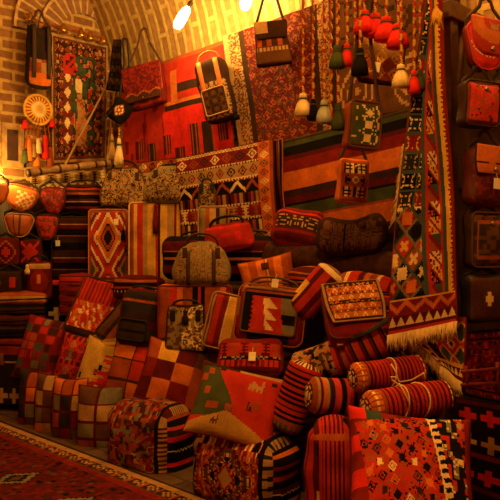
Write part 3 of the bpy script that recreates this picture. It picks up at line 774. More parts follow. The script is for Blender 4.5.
def split(v):
    k = (1-v)*(len(SPL)-1); i = min(int(k), len(SPL)-2); return SPL[i]+(SPL[i+1]-SPL[i])*(k-i)
WID = ((0,15),(.15,24),(.3,33),(.5,46),(.65,56),(.8,61),(1,68))
def width(d):
    for (a,b),(c,e) in zip(WID, WID[1:]):
        if d <= c: return b+(e-b)*(d-a)/(c-a)
    return 68
def run_main(u, v):
    d = 1-v; W = width(d); x, y = u*W, d*335; s = split(v)
    if v < .02: return 'red' if v < .012 else 'maroon'
    if v < .052: return 'cream' if motif('tri', (u*8) % 1, (v-.02)/.032) else 'maroon'
    if v < .105: return 'orange' if abs((v-.08)-.014*(abs(((u*4) % 1)-.5)*4-1)) < .009 else 'gold' if v > .1 else 'dred'
    fr = (W-x)                                  # picture pixels from the right edge
    if fr < 2.6+1.3*(abs(((y/5) % 1)-.5)*4-1): return 'dred'
    if fr < 7+0*(abs(((y/5) % 1)-.5)*4-1): return 'gold'
    if fr < 8.6: return 'green'
    if fr < 11.2: return 'blue'
    if fr < 13.5: return 'red'
    if u > s+.05:                               # column of paired stepped triangles
        cw = W-13.5-(s+.05)*W; a = (x-(s+.05)*W)/max(cw, 4); q = (y/17) % 1; k = int(y/17)
        up = a > q; e = abs(a-q)
        if e < .1: return 'dred'
        if k % 3 == 2: return ('rust','blue')[up] if e > .2 else 'dred'
        c = ('cream','gold','cream')[k % 3] if (up or k % 2) else 'black'
        ax, qx = (a*4) % 1, (q*4) % 1
        return ('black' if c != 'black' else 'orange') if .3 < e < .62 and ax < .55 and qx < .55 else c if (int(a*5)+int(q*5)) % 5 < 4 else 'red'
    if u > s: return 'red'
    if u > s-.07: return 'blue'
    if d < .62:
        q = (y/19) % 1; a = (x/13) % 1; k = int(y/19)+int(x/13)
        if q < .16 or a < .1: return 'blue'
        return ('cream','gold','tan')[k % 3] if motif('star', a, (q-.16)/.84) and not motif('dots', a, (q-.16)/.84) else ('navy','black','navy','dred')[k % 4]
    p, q = (x*.95+y*.62)/17, (x*.95-y*.62)/17+40; k = int(p)*2+int(q)*3
    if p % 1 < .15 or q % 1 < .15: return 'blue' if k % 2 else 'grey'
    return ('cream','gold','orange','cream','black')[k % 5] if motif('cross' if k % 2 else 'step', ((p % 1)-.15)/.85, ((q % 1)-.15)/.85) else ('black','dred','navy','red','rust')[(k*3) % 5]
posm = fold_strip('front_panel', ((431,-2),(426,42),(421,84),(414,126),(408,168),(403,210),(400,252),(398,294),(396,334)), ((446,-2),(449,42),(451,84),(454,124),(457,164),(459,204),(461,244),(463,284),(464,320)), -1.05, run_main, rn, .05, 190, 90, .018)
fringe_on(rn, posm, [(a,0) for a in lin(0,1,6)], 'cream', .085, 80)
def run_fold(u, v):
    if u < .16+.08*((v*30) % 1): return 'gold'
    return 'navy' if u > .45 else 'red'
posf = fold_strip('folded_panel', ((421,60),(414,95),(407,140),(402,180),(395,225),(395,245),(405,276)), ((436,60),(430,95),(424,140),(420,180),(416,225),(416,245),(424,270)), -1.0, run_fold, rn, .0, 90, 30, .012, 2)
fringe_on(rn, posm, [(.45,.955),(.8,.965),(1,.95)], 'gold', .08, 26)
fringe_on(rn, posf, [(0,b) for b in lin(.66,.36,6)], 'cream', .06, 30, dx=-.035)
def run_low(u, v):
    e = min(v*1.0, u*.9+.02)
    if e < .06: return 'maroon'
    if e < .2: return 'cream' if motif('tri', ((u if v < u*.9 else v)*7) % 1, (e-.06)/.14) else 'maroon'
    if e < .27: return 'gold'
    if u < .5: return 'maroon' if (v*9) % 1 < .4 else 'black'
    x, y = (u*3.2) % 1, (v*2.6) % 1; r = abs(x-.5)+abs(y-.5)
    return 'blue' if r > .62 else 'gold' if r > .5 else 'red' if r > .25 else 'cream' if r > .12 else 'black'
posl = fold_strip('under_panel', ((400,318),(404,332),(414,342),(430,356),(441,366)), ((464,318),(464,334),(464,350),(463,366),(462,382)), -1.03, run_low, rn, .0, 60, 50, .01, 3)
fringe_on(rn, posl, [(a,0) for a in lin(0,1,6)], 'cream', .085, 60)
fringe_on(rn, posl, [(0,b) for b in lin(1,0,6)], 'tan', .08, 46)
# ================================================================ RIGHT-HAND RACK AND ITS BAGS
XK = -1.86
rk = thing('display_rack', 'tall dark wooden display rack hung with leather bags at the right', 'rack', (XK,-.45,0))
def pbox(name, lo, hi, col, par, org, mat=WOOD, bev=.006):
    k = MB(5); w, d, h = [hi[i]-lo[i] for i in range(3)]; c = [(hi[i]+lo[i])/2-org[i] for i in range(3)]
    k.rbox(w, d, h, bev, {'all': flat(col)}, 6, c); return k.build(name, mat, par)
og = (XK,-.45,0)
pbox('back_panel', (XK-.06,-.9,.02), (XK-.02,-.01,2.62), 'choc', rk, og)
pbox('post', (XK-.02,-.93,0), (XK+.03,-.86,2.66), 'brown', rk, og); pbox('post', (XK-.02,-.1,0), (XK+.03,-.03,2.66), 'brown', rk, og)
pbox('top_beam', (XK-.05,-.97,2.6), (XK+.05,-.01,2.69), 'brown', rk, og)
for z in (2.15, 1.72, 1.3): pbox('rail', (XK-.01,-.9,z), (XK+.02,-.03,z+.03), 'dbrown', rk, og)
rb = thing('wooden_strut', 'slanting brown wooden strut on the rack beside the half-moon purse', 'strut', at(470, 35, x=XK+.05)); s0 = at(470, 35, x=XK+.05)
k = MB(); k.tube([at(477,16,x=XK+.07)-s0, at(462,40,x=XK+.06)-s0, at(459,85,x=XK+.05)-s0], .017, col='brown', seg=8); k.build('strut', WOOD, rb)
rose = lambda base, fg, sc=7, sd=1: (lambda u, v: fg if abs(vnoise(u*sc*1.6, v*sc*1.6, sd)-.55) < .09 else 'maroon' if vnoise(u*sc*2, v*sc*2, sd+2) > .74 else base)
bag('purse', 'red half-moon leather purse with a flower on its orange flap, top of the rack', 'bag', 484, 47, 40, 48, lambda u, v: 'cream' if abs(math.hypot(u-.5,v-.75)-.52) < .022 and (math.atan2(v-.75,u-.5)*14) % 1 < .5 else 'scarlet', x=XK+.14, yaw=62, roll=6, dep=.09, side='dred', r=.04, shape='moon', flap=lambda u, v: 'orange' if .28 < math.hypot((u-.5)*1.1,v-.9) < .62 else 'tan' if motif('star', (u-.36)/.28, (v-.6)/.28) and .36 < u < .64 and .6 < v < .88 else 'red', flap_h=.74, clasp='lgrey', strap_px=26, scol='dbrown', piping='pink', mat=LEATHER, res=140)
bag('purse', 'square red tooled leather purse hung second from top on the rack', 'bag', 478, 105, 33, 44, bordered(rose('scarlet','rust',9,6), 'dred', .1), x=XK+.14, yaw=62, roll=3, dep=.1, side='choc', r=.03, clasp='lgrey', strap_px=18, scol='dbrown', piping='dbrown', mat=LEATHER)
bag('purse', 'dark brown purse cut by the picture edge beside the square red purse', 'bag', 501, 103, 18, 44, rose('brown','rust',6,9), x=XK+.11, yaw=72, dep=.08, side='choc', r=.03, strap_px=14, scol='black', mat=LEATHER)
bag('purse', 'maroon purse with orange flap and white tag, third down the rack', 'bag', 484, 177, 34, 58, rose('maroon','dred',6,3), x=XK+.15, yaw=64, roll=4, dep=.1, side='maroon', r=.04, flap=lambda u, v: 'orange' if not (.3 < v < .4 and (u*2) % 1 < .6) else 'choc', flap_h=.5, clasp='lgrey', tagat=(.55,.36), strap_px=18, scol='dbrown', mat=LEATHER)
bag('purse', 'brown purse with double tan outline hung low on the rack', 'bag', 484, 240, 32, 54, lambda u, v: 'rust' if .1 < min(u,1-u,v*.7,(1-v)*.7) < .16 else 'dbrown' if hsh(int(u*9), int(v*12), 5) < .6 else 'brown', x=XK+.14, yaw=66, dep=.1, side='choc', r=.03, clasp='lgrey', strap_px=10, scol='dbrown', piping='brown', mat=LEATHER)
bag('purse', 'dark purse with a pale diamond, lowest on the rack', 'bag', 482, 298, 34, 46, lambda u, v: 'cream' if abs(u-.45)*3+abs(v-.5)*1.5 < .3 else 'maroon' if (u*6) % 1 < .3 else 'choc', x=XK+.14, yaw=66, dep=.1, side='black', r=.03, strap_px=8, scol='black', mat=LEATHER)
hanging('wall_rug', 'dark red knotted rug hung over the lower bars of the rack', 'rug', ((460,333),(506,329),(506,404),(460,393)), persian('dred', ['maroon','red','black','dred'], 'maroon', ['black','dred','red','maroon'], 4, .12, 14), x=XK+.12, res=110, amp=.012)
kr = bands([('black','cross',['scarlet'],1.2,3),('black',None,None,.5),('maroon',None,None,.3),('black','cross',['scarlet'],1.2,3),('black',None,None,.4),('dred',None,None,.25),('black','cross',['cream','tan'],1.2,3),('black',None,None,.3),('black','cross',['scarlet'],1.2,3),('maroon',None,None,.3)])
hanging('black_kilim', 'black kilim with red and cream stepped crosses at the lower right corner', 'kilim', ((452,397),(508,406),(508,535),(452,510)), lambda u, v: kr(u*.8, v), x=XK+.26, res=130, amp=.015, waves=1)
lt = thing('ladder_stand', 'small dark red wooden ladder stand before the dark red rug on the rack', 'stand', at(480, 378, x=XK+.24)); l0 = at(480, 378, x=XK+.24)
for (a,b),(c,d) in (((466,366),(466,388)),((497,362),(497,392)),((462,372),(504,368)),((462,385),(504,383))):
    k = MB(); k.tube([at(a,b,x=XK+.24)-l0, at(c,d,x=XK+.24)-l0], .009, col='dred', seg=8); k.build('bar', WOOD, lt)

# ================================================================ LEFT WALL RACK
XW = XL+.14
gt = lambda a, b: (lambda u, v: a if (int(u*9)+int(v*9)) % 2 and .35 < u < .95 and v < .75 else b)
rr = thing('hanging_rail', 'brown rail with dark backing board on the left wall holding the half-moon purses', 'rail', at(30, 186, x=XW)); r0 = at(30, 186, x=XW)
k = MB(); k.tube([at(-4,180,x=XW-.05)-r0, at(64,187,x=XW-.05)-r0], .014, col='brown', seg=8); k.build('bar', WOOD, rr)
qa, qb = at(-8,186,x=XL+.02), at(62,340,x=XL+.02)
k = MB(); k.box((XL+.005-r0.x,qa.y-r0.y,qb.z-r0.z), (XL+.03-r0.x,qb.y-r0.y,qa.z-r0.z), 'dbrown'); k.build('backing_board', WOOD, rr)
MO = dict(shape='moon', mat=LEATHER, r=.05)
bag('purse', 'orange half-moon purse with woven checks under the small lamp', 'bag', 21, 198, 33, 25, gt('cream','orange'), x=XW+.1, yaw=62, roll=14, dep=.09, side='rust', strap_px=6, scol='dbrown', piping='rust', **MO)
bag('purse', 'orange purse cut by the left picture edge under the small lamp', 'bag', 0, 192, 16, 24, flat('orange'), x=XW+.12, yaw=62, dep=.09, side='rust', strap_px=6, scol='dbrown', **MO)
bag('purse', 'deep red half-moon purse between the checked purse and the striped bag', 'bag', 53, 201, 26, 28, rose('dred','red',6,2), x=XW+.08, yaw=62, dep=.09, side='maroon', strap_px=8, scol='dbrown', **MO)
bag('purse', 'rust half-moon purse with split flap below the checked orange purse', 'bag', 19, 225, 29, 24, lambda u, v: 'dbrown' if abs(u-.52) < .05 or abs(u-.3) < .03 else 'rust', x=XW+.1, yaw=62, roll=3, dep=.09, side='brown', strap_px=6, scol='black', piping='tan', **MO)
bag('purse', 'red half-moon purse below the deep red one, beside the dark case', 'bag', 47, 227, 24, 26, rose('red','dred',5,8), x=XW+.08, yaw=62, dep=.09, side='maroon', strap_px=6, scol='black', piping='dbrown', **MO)
bag('shoulder_bag', 'maroon bag with red lozenge at the left edge, third row of the left wall', 'bag', 6, 252, 24, 28, diamonds(((.2,'red'),(.55,'maroon'),(.75,'rust'),(2,'maroon')), 1, 1, 6), x=XW+.1, yaw=62, dep=.08, side='maroon', strap_px=5, scol='black')
bag('shoulder_bag', 'maroon bag with red star figure, right in the third row of the left wall', 'bag', 30, 252, 22, 26, lambda u, v: 'red' if motif('star', u, v) else 'maroon', x=XW+.1, yaw=62, dep=.08, side='dbrown', strap_px=5, scol='black')
bag('shoulder_bag', 'dark bag with a small red blaze at the left edge, fourth row', 'bag', 10, 282, 24, 24, lambda u, v: 'red' if abs(u-.6) < .1 and .3 < v < .7 else 'cream' if u < .12 and .4 < v < .7 else 'dbrown', x=XW+.2, yaw=62, dep=.08, side='black', strap_px=6, scol='black')
bag('handbag', 'dark red handbag with yellow top edge and orange blaze beside the dark case', 'bag', 39, 281, 24, 38, lambda u, v: 'tan' if v > .82 else 'orange' if abs(u-.5) < .09 and .45 < v < .68 else 'dred' if abs(u-.5)+abs(v-.5)*.9 < .42 else 'maroon', x=XW+.3, yaw=60, dep=.12, side='maroon', r=.04, handles=1, hh=.06, tassel=(.05,.95,'cream',.09))
for i, (py, c1, c2, lab) in enumerate(((298,'rust','tan','top'),(309,'black','dbrown','second'),(319,'maroon','choc','third'),(330,'dbrown','black','lowest'))):
    parcel('folded_rug', '%s folded rug, %s in the dark stack by the left wall' % (('rust edged','black','maroon','dark brown')[i], lab), 'rug', 22-i, py, 48, 11, {'front': stripes(((c1,1),(c2,1.2),(c1,.6))), 'all': flat(c1)}, x=XL+.4, yaw=58, dep=.34, r=.03, bulge=.01, group='folded rugs by the left wall', folds=1)

# ================================================================ UPPER SHELF OF CASES
hstr = stripes((('choc',1),('dred',.5),('black',.8),('tan',.15),('maroon',.6),('black',.9),('rust',.35),('choc',.7),('red',.35),('black',.6)))
bag('duffel_bag', 'dark wool bag with thin red and tan stripes lying on the dark striped case', 'bag', 84, 200, 40, 29, hstr, y=-.5, yaw=48, dep=.24, side='choc', r=.07, bulge=.03, handles=1, hh=.05)
bag('suitcase', 'dark upright case with thin horizontal stripes and a pale tag', 'suitcase', 73, 250, 38, 66, stripes((('black',1),('dbrown',.8),('rust',.12),('black',.9),('maroon',.5),('tan',.1),('choc',1)), rep=2), y=-.62, yaw=50, dep=.2, side='black', r=.03, handles=1, hh=.04, piping='dbrown', tagat=(.18,.6))
km = diamonds(((.18,'black'),(.3,'rust'),(.42,'black'),(.62,'orange'),(.72,'cream'),(.8,'dred'),(1.1,'red'),(1.22,'cream'),(1.45,'dred'),(1.6,'tan'),(3,'green')), 1, 1.35, 14)
bag('suitcase', 'red kilim case with a tall hooked diamond between the striped cases', 'suitcase', 110, 245, 38, 70, bordered(lambda u, v: km(u, (v-.14)/1.35+.02), 'rust', .05), y=-.6, yaw=47, dep=.2, side='maroon', r=.03, piping='orange', handles=1, hh=.04, tagat=(.72,.82), tassel=[(.9,.72,'black',.1),(.98,.62,'dred',.12),(1.05,.5,'blue',.1)])
fl1 = lambda s: floral('tan', ['brown','khaki','dbrown'], 9, .75, s, 1.3)
bag('handbag', 'pale floral bowling bag lying above the red kilim case', 'bag', 125, 188, 46, 40, floral('tan', ['dbrown','brown','khaki'], 10, .6, 4, 1.3), y=-.42, res=150, yaw=46, dep=.2, side='brown', r=.05, shape='dome', handles=2, hh=.07, hcol='dbrown', patches=True, bulge=.03)
bag('handbag', 'khaki floral bowling bag standing on top of the tall striped case', 'bag', 174, 185, 58, 37, floral('khaki', ['brown','tan','dbrown'], 10, .7, 7, 1.5), y=-.34, res=150, yaw=45, dep=.22, side='khaki', r=.05, shape='dome', handles=2, hh=.02, hcol='dbrown', patches=True, zipper='brown', bulge=.03)
vs_ = stripes((('rust',.6),('gold',.5),('red',.7),('tan',.6),('gold',1.1),('red',.25),('dbrown',.25),('gold',1.0),('tan',.9),('dred',.25),('gold',.9),('dbrown',.3),('rust',.4),('tan',.9),('khaki',.5)), 'u')
bag('suitcase', 'tall orange and gold vertically striped case in the middle of the upper shelf', 'suitcase', 166, 244, 70, 82, vs_, y=-.36, yaw=45, dep=.22, side=vs_, top='tan', r=.035, piping='cream', tassel=(.38,.98,'dred',.26))
bag('suitcase', 'smaller olive and red striped case half hidden behind the tall striped case', 'suitcase', 214, 224, 30, 34, stripes((('khaki',1),('rust',.4),('tan',.9),('dbrown',.4),('khaki',.8),('dred',.4)), 'u'), y=-.48, yaw=45, dep=.2, side='khaki', r=.03, piping='tan')
bag('handbag', 'upright floral bag squeezed in right of the khaki bowling bag', 'bag', 207, 196, 18, 27, floral('khaki', ['dbrown','brown'], 8, .7, 12), y=-.45, yaw=45, dep=.14, side='brown', r=.04, shape='dome', handles=1, hh=.03, patches=True)
# red tote and long duffel behind the khaki handbag
dstr = stripes((('black',.7),('maroon',.8),('black',.4),('orange',.35),('black',.5),('rust',.15),('maroon',.9),('black',.5)))
bag('duffel_bag', 'long black duffel with orange and maroon stripes behind the floral handbag', 'bag', 226, 258, 128, 44, dstr, y=-.5, yaw=26, dep=.16, side='black', r=.075, bulge=.02, handles=1, hh=.05, hcol='black')
bag('tote_bag', 'bright red tote with looped black handles on the long duffel', 'bag', 229, 237, 46, 26, lambda u, v: 'red' if hsh(int(u*9), int(v*6), 2) < .8 else 'scarlet', y=-.62, yaw=36, roll=-9, dep=.08, side='red', r=.035, handles=2, hh=.06, hcol='black', bulge=.03, top='dred')
kf = lambda s: (lambda u, v: 'tan' if hsh(int(u*80), int(v*58), s) < .2 else 'khaki' if vnoise(u*34, v*26, s) > .42 else 'tan' if hsh(int(u*70), int(v*50), s+1) < .4 else 'brown')
bag('handbag', 'rounded khaki floral handbag standing on the red brown box in mid pile', 'bag', 202, 264, 56, 42, kf(3), y=-.87, yaw=45, dep=.18, side='khaki', r=.06, res=170, shape='dome', handles=2, hh=.07, hcol='choc', patches='long', bulge=.035)
bag('suitcase', 'red brown box case with dark vertical bands under the khaki handbag', 'suitcase', 196, 312, 72, 54, stripes((('rust',1),('red',.6),('orange',.4),('rust',.8),('black',.4),('red',.3),('black',.35),('rust',1.2),('orange',.4),('dred',.5)), 'u'), y=-.87, yaw=44, dep=.22, side='rust', top='orange', r=.03, piping='dred')
bag('tote_bag', 'floral tote with pale scrolls leaning on the red brown box', 'bag', 186, 327, 42, 46, lambda u, v: 'cream' if abs(vnoise(u*15,v*16,4)-.5) < .09 and u > .4 else 'khaki' if vnoise(u*16,v*17,5) > .5 else 'brown', res=160, y=-1.12, yaw=45, dep=.16, side='dbrown', r=.03, shape='tote', handles=1, hh=.03, patches=True, zipper='brown', tassel=(.5,.9,'dbrown',.1))
bag('backpack', 'dark backpack with a ribbed front pocket leaning left of the floral tote', 'bag', 141, 318, 40, 54, stripes((('char',1.2),('maroon',.5),('dbrown',.5),('char',.8),('rust',.25),('char',.8))), y=-1.1, yaw=40, tilt=-14, roll=8, dep=.17, side='maroon', r=.055, pocket=stripes((('char',1),('dbrown',.5),('black',.6)), rep=2), pocket_rect=(.1,.06,.75,.42), handles=1, hh=.03, zipper='black')
parcel('folded_kilim', 'folded black and red kilim with white dots behind the dark backpack', 'kilim', 140, 288, 44, 20, {'front': bands([('maroon',None,None,1),('black','dots',['cream'],.6,12),('red',None,None,.5),('black',None,None,.6),('rust',None,None,.6)]), 'all': flat('maroon')}, y=-.78, yaw=35, dep=.24, r=.03, folds=1)
fb = lambda u, v: (('red' if (u*12) % 1 < .5 else 'dred') if v > .58 else ('cream' if hsh(int(u*20+v*9), int(v*14), 3) < .22 else 'orange' if hsh(int(u*22+v*9), int(v*16), 5) < .35 else 'red')) if v > .12 else 'dbrown'
bag('shoulder_bag', 'red ribbed shoulder bag with speckled flap lying left of the dark backpack', 'bag', 97, 311, 44, 56, fb, y=-.95, yaw=36, tilt=-24, roll=14, dep=.14, side='choc', r=.035, piping='dbrown')
bag('shoulder_bag', 'narrow brown bag leaning diagonally between red ribbed bag and backpack', 'bag', 119, 322, 22, 44, stripes((('brown',1),('dbrown',.5),('rust',.8),('black',.3)), 'u'), y=-1.03, yaw=38, tilt=-18, roll=38, dep=.1, side='choc', r=.03, piping='black')
for i, (py, lab) in enumerate(((280,'topmost'),(290,'second'),(300,'third'),(310,'lowest'))):
    parcel('folded_kilim', 'red ribbed folded kilim, %s of the stack left of the ribbed bag' % lab, 'kilim', 78, py, 30, 11, {'front': stripes((('red' if i == 0 else 'dred',1),('maroon',.6)), rep=2), 'all': flat('dred')}, y=-.85, yaw=44, dep=.25, r=.02, bulge=.01, group='red ribbed kilims on the bench')
bag('pouch', 'black pouch with red rim and cream cross beside the red ribbed stack', 'bag', 58, 301, 20, 44, lambda u, v: 'red' if v > .88 else 'cream' if motif('cross', u, (v-.05)/.35) and v < .4 else 'black', y=-.95, yaw=46, dep=.1, side='black', r=.03)

# ================================================================ CUSHIONS, SECOND ROW
gp = ['red','grey','rust','dred','blue','dred','red','choc']
cushion('red and grey patchwork cushion, farthest left in the leaning row', 47, 350, 52, 62, -1.22, patch(gp, 6, 7, 3, 'dred', .1, 'bars'), yaw=38, tilt=-16, roll=10, th=.22, seed=2)
cushion('dark red patterned cushion behind the patchwork cushion at left', 76, 362, 36, 52, -1.2, bands([('dred','hook',['red','grey'],1,4),('red','diamond',['maroon','tan'],1,4),('maroon','bars',['red'],.5,6)]*2), yaw=40, tilt=-16, roll=12, th=.2, seed=3)
def yr(u, v):
    j = hsh(int(v*46), 3); k = .95 if v > .8 else .35+.75*(v-.2)
    if u < k + .5*(j-.5) and v > .2: return 'black' if hsh(int(u*13), int(v*13), 2) < .05 else (.55,.34,.08)
    if v < .3-.5*u: return 'grey'
    return 'cream' if abs(u-.62) < .05 and abs(v-.3) < .03 else 'red' if hsh(int(v*30), 5) < .7 else 'scarlet'
cushion('yellow and red ikat cushion with feathered edge', 98, 374, 40, 68, -1.22, yr, th=.2, yaw=40, tilt=-18, roll=14, piping='maroon', seed=4, res=110)
parcel('folded_cloth', 'folded ochre cloth on top of the yellow and red cushion', 'cloth', 107, 344, 36, 14, {'all': stripes((('tan',1),('gold',.4),('khaki',.6)))}, y=-1.1, yaw=35, dep=.16, r=.03, roll=-4)
cushion('orange red cushion with dark plaid lines next to the ikat cushion', 132, 373, 46, 62, -1.2, patch(['rust','red','rust','orange'], 2, 3, 5, 'choc', .09), yaw=36, tilt=-18, roll=10, th=.2, seed=5)
pc_ = [['rust','gold','maroon','brown'],['dred','maroon','orange','rust'],['maroon','orange','dred','rust'],['dred','dred','orange','maroon']]
cushion('orange and maroon checked patchwork cushion left of the camel cushion', 173, 378, 66, 66, -1.22, lambda u, v: pc_[min(3, int((1-v)*3.4))][min(3, int(u*3.4+.3))], yaw=42, tilt=-20, roll=14, th=.22, seed=6, res=110, back='brown')
camel = ["......X.....","..X...X.....",".XXX..XX....","XXXXXXX.....","XXXXXXX.....","X.X.X.X.....","X.X.X.X....."]
def cam(u, v):
    if v < .3-.28*abs(u-.42)*1.6 and u < .9: g = (.5,.29,.07)
    elif u < .42-.12*v+.1*math.sin(5*v) and v > .2: g = 'green'
    else: g = 'red'
    if v > .93: return 'tan' if u > .45 else 'dbrown'
    if g == 'green' and hsh(int(u*13), int(v*10), 6) < .08: return 'rust'
    if g == 'red' and hsh(int(u*14), int(v*16), 9) < .07: return 'dbrown'
    return g
cam_ = stamp(stamp(stamp(cam, (.6,.66,.9,.86), camel, {'X':'tan'}), (.26,.1,.4,.22), camel, {'X':'brown'}), (.66,.4,.86,.54), camel, {'X':'rust'})
cushion('red, green and gold pictorial cushion woven with small camels', 236, 405, 86, 62, -1.5, cam_, yaw=40, tilt=-38, roll=13, th=.17, seed=7, res=150, piping='dred', back='green')

# ================================================================ FRONT ROW ON THE FLOOR
pw = [patch(['grey','rust','brown','dred','orange','char','tan'], 3, 4, s, 'maroon', .1) for s in (2,5,8,11)]
cushion('patchwork floor cushion at the far left end of the front row', 35, 402, 30, 62, -1.45, pw[0], yaw=34, tilt=-6, th=.2, seed=8)
cushion('patchwork floor cushion with dark bars, second in the front row', 52, 406, 30, 64, -1.47, pw[1], yaw=34, tilt=-6, th=.2, seed=9)
cushion('brown and tan patchwork floor cushion under the dark red cushion', 70, 411, 32, 66, -1.47, pw[2], yaw=34, tilt=-6, th=.2, seed=10)
cushion('rounded ochre floor cushion with dark lattice under the ikat cushion', 100, 421, 44, 70, -1.42, patch(['tan','brown','grey','rust'], 2, 4, 3, 'maroon', .12), yaw=36, tilt=-6, th=.26, seed=11)
end1 = bands([('black',None,None,1.4),('scarlet',None,None,.35),('black',None,None,.7),('black','zig',['cream'],.3,9),('black',None,None,.6),('scarlet',None,None,.4),('dbrown',None,None,.5),('pink',None,None,.25),('black',None,None,.8),('rust',None,None,.3)])
fp = lambda s: (lambda u, v: ('tan' if (v*16) % 1 < .5 else 'maroon') if u > .9 or u < .04 else 'black' if u > .84 else 'rust' if vnoise(u*20, v*17, s) > .66 else 'grey' if vnoise(u*24, v*20, s+3) > .72 else 'tan' if abs(vnoise(u*9, v*8, s+9)-.5) < .03 else 'dred' if vnoise(u*17, v*17, s+6) > .5 else 'choc')
parcel('saddlebag', 'stuffed floral saddlebag with black striped end under the checked cushion', 'bag', 151, 440, 62, 70, {'front': fp(3), 'top': fp(4), 'right': end1, 'all': flat('black')}, y=-1.44, yaw=14, dep=.32, r=.09, bulge=.04, lump=.01, res=150, part='woven_shell')
def sb(u, v):
    if u < .1: return 'tan' if (v*14) % 1 < .5 else 'dbrown'
    if .86 < u: return 'black' if u < .9 else 'tan' if motif('hook', (v*7) % 1, (u-.9)*10) else 'navy'
    x = abs(((u-.1)/.76)-.5); y = abs(v-.5)
    r = math.floor((x*1.4+y*1.1)*12)/12
    if r < .12: return 'tan'
    if hsh(int(x*52), int(y*44), 5) < .26: return 'cream' if hsh(int(x*52), int(y*44), 8) < .3 else 'orange'
    return ('rust','dred','black','brown','maroon','rust','dred')[int(r*9) % 7]
end2 = bands([('black',None,None,.8),('orange',None,None,.5),('black',None,None,.5),('black','zig',['cream'],.25,9),('maroon',None,None,.4),('black',None,None,.6),('red',None,None,.45),('navy',None,None,.5),('dred',None,None,.3),('black',None,None,.6),('orange',None,None,.4),('black',None,None,.6)])
parcel('saddlebag', 'stuffed dark medallion saddlebag with black and orange striped end below the camel cushion', 'bag', 246, 469, 84, 70, {'front': sb, 'top': sb, 'right': end2, 'all': flat('black')}, y=-1.44, yaw=12, dep=.32, r=.09, bulge=.04, lump=.01, res=150, part='woven_shell')
rs = stripes((('red',1),('maroon',.9)), 'u', 11)
rsv = lambda u, v: ('gold' if .4 < v < .52 else 'navy' if v > .8 else 'maroon') if .13 < u < .2 and int(v*9) % 3 < 2 else ('rust' if v > .94 else 'pink' if v > .92 else rs(u, v))
parcel('floor_cushion', 'upright plump red cushion with fine dark vertical stripes at the front centre', 'cushion', 332, 485, 46, 118, {'front': rsv, 'all': rs}, y=-1.5, yaw=42, tilt=-2, dep=.24, r=.06, bulge=.05, res=330, part='cover')
# small front things
bolst = stripes((('tan',.7),('maroon',.3),('rust',.7),('red',1.0),('black',.5)), 'u')
rb9 = lambda u, v: ('cream' if (v*26) % 1 < .5 else 'maroon') if u > .95 else ('blue' if (v*20) % 1 < .5 else 'rust') if u < .13 else 'rust' if u < .18 else ('black' if ((u-.1)*13) % 1 < .42 else 'red')
roll('upright red and black ringed bolster leaning right of the camel cushion', 297, 396, 72, 36, -1.27, rb9, yaw=42, pitch=-70, ends=('cream','maroon'), name='bolster', cat='cushion', res=140)
rb10 = lambda u, v: stripes((('rust',.35),('tan',.3),('maroon',.25),('orange',.4),('tan',.2),('dbrown',.5),('pink',.6),('black',.6),('red',.55),('black',.4),('maroon',.5),('black',.5)), 'u')(u, v)
roll('bolster with wide red, pink and black rings behind the plump striped cushion', 335, 397, 52, 37, -1.3, rb10, yaw=58, pitch=7, ends=('cream','maroon','rust'), name='bolster', cat='cushion', res=140, spiral='star')
tied = lambda u, v: 'cream' if (.05 < u < .07 or .92 < u < .935) and (v*36) % 1 < .6 else ('orange' if u < .12 and (v*18) % 1 < .6 else 'rust' if u < .16 else ('maroon' if (u*19) % 1 < .45 else 'red'))
roll('red ringed rolled rug tied with string, upper of the two tied rolls', 388, 374, 68, 30, -1.24, tied, yaw=64, pitch=-3, ends=('cream','maroon'), res=150, ties=1, spiral='star')
roll('red ringed rolled rug tied with string, lower and nearer of the two tied rolls', 408, 402, 80, 34, -1.4, tied, yaw=66, pitch=-3, ends=('cream','dred'), res=150, ties=2, spiral='star', seed=4)
kn = at(400, 379, y=-1.48); kt = thing('string_bow', 'white string bow knotted across the two tied rolls', 'string', kn)
for pts in (((398,384),(392,380),(391,377),(396,377),(400,382)), ((400,382),(412,380),(424,373),(425,378)), ((399,383),(404,392),(409,402),(408,412)), ((399,382),(396,372),(391,364))):
    k = MB(); k.tube([at(a,b,y=-1.5)-kn for a, b in pts], .0035, col='cream', seg=6); k.build('string_loop', THREAD, kt)
def bigp(u, v):
    a, b = u*.97+v*.2, v*.97-u*.2+.1                       # the field lies a little askew on the cover
    if b > .93 or a < .2:
        return ('scarlet','teal','dred','maroon')[(int(u*8)+2*int(v*9)) % 4]
    if u > .93: return 'dred'
    if .79 < a < .86: return 'cream' if (b*17) % 1 < .5 or a < .805 else 'black'
    if .86 <= a < 1.02: return ('cream' if hsh(int(u*60), int(v*60), 5) < .4 else 'grey') if hsh(int(u*22), int(v*22), 4) < .3 else 'black' if hsh(int(u*30), int(v*30), 5) < .85 else 'red'
    if a > 1.08: return 'scarlet' if (b*9) % 1 < .5 else 'maroon'
    x, y = (a*11) % 1, (b*11+.5*int(a*11)) % 1; i, j = int(a*11), int(b*11+.5*int(a*11))
    h = hsh(i, j, 7)
    if h < .82 and motif('diamond' if h < .3 else 'star' if h < .55 else 'solid' if h < .7 else 'dots', x, y): return ('black','cream','black','navy','orange','tan','black','dbrown')[int(hsh(i, j, 2)*7.99)]
    if hsh(int(u*70), int(v*70), 6) < .1: return 'black'
    return 'red' if hsh(int(u*40), int(v*40), 9) < .7 else 'rust'
cushion('big red cushion of knotted garden pattern, nearest at the lower right', 411, 492, 130, 132, -1.72, bigp, yaw=41, tilt=-42, roll=6, th=.26, res=190, seed=13, back='dred', corner=.1)

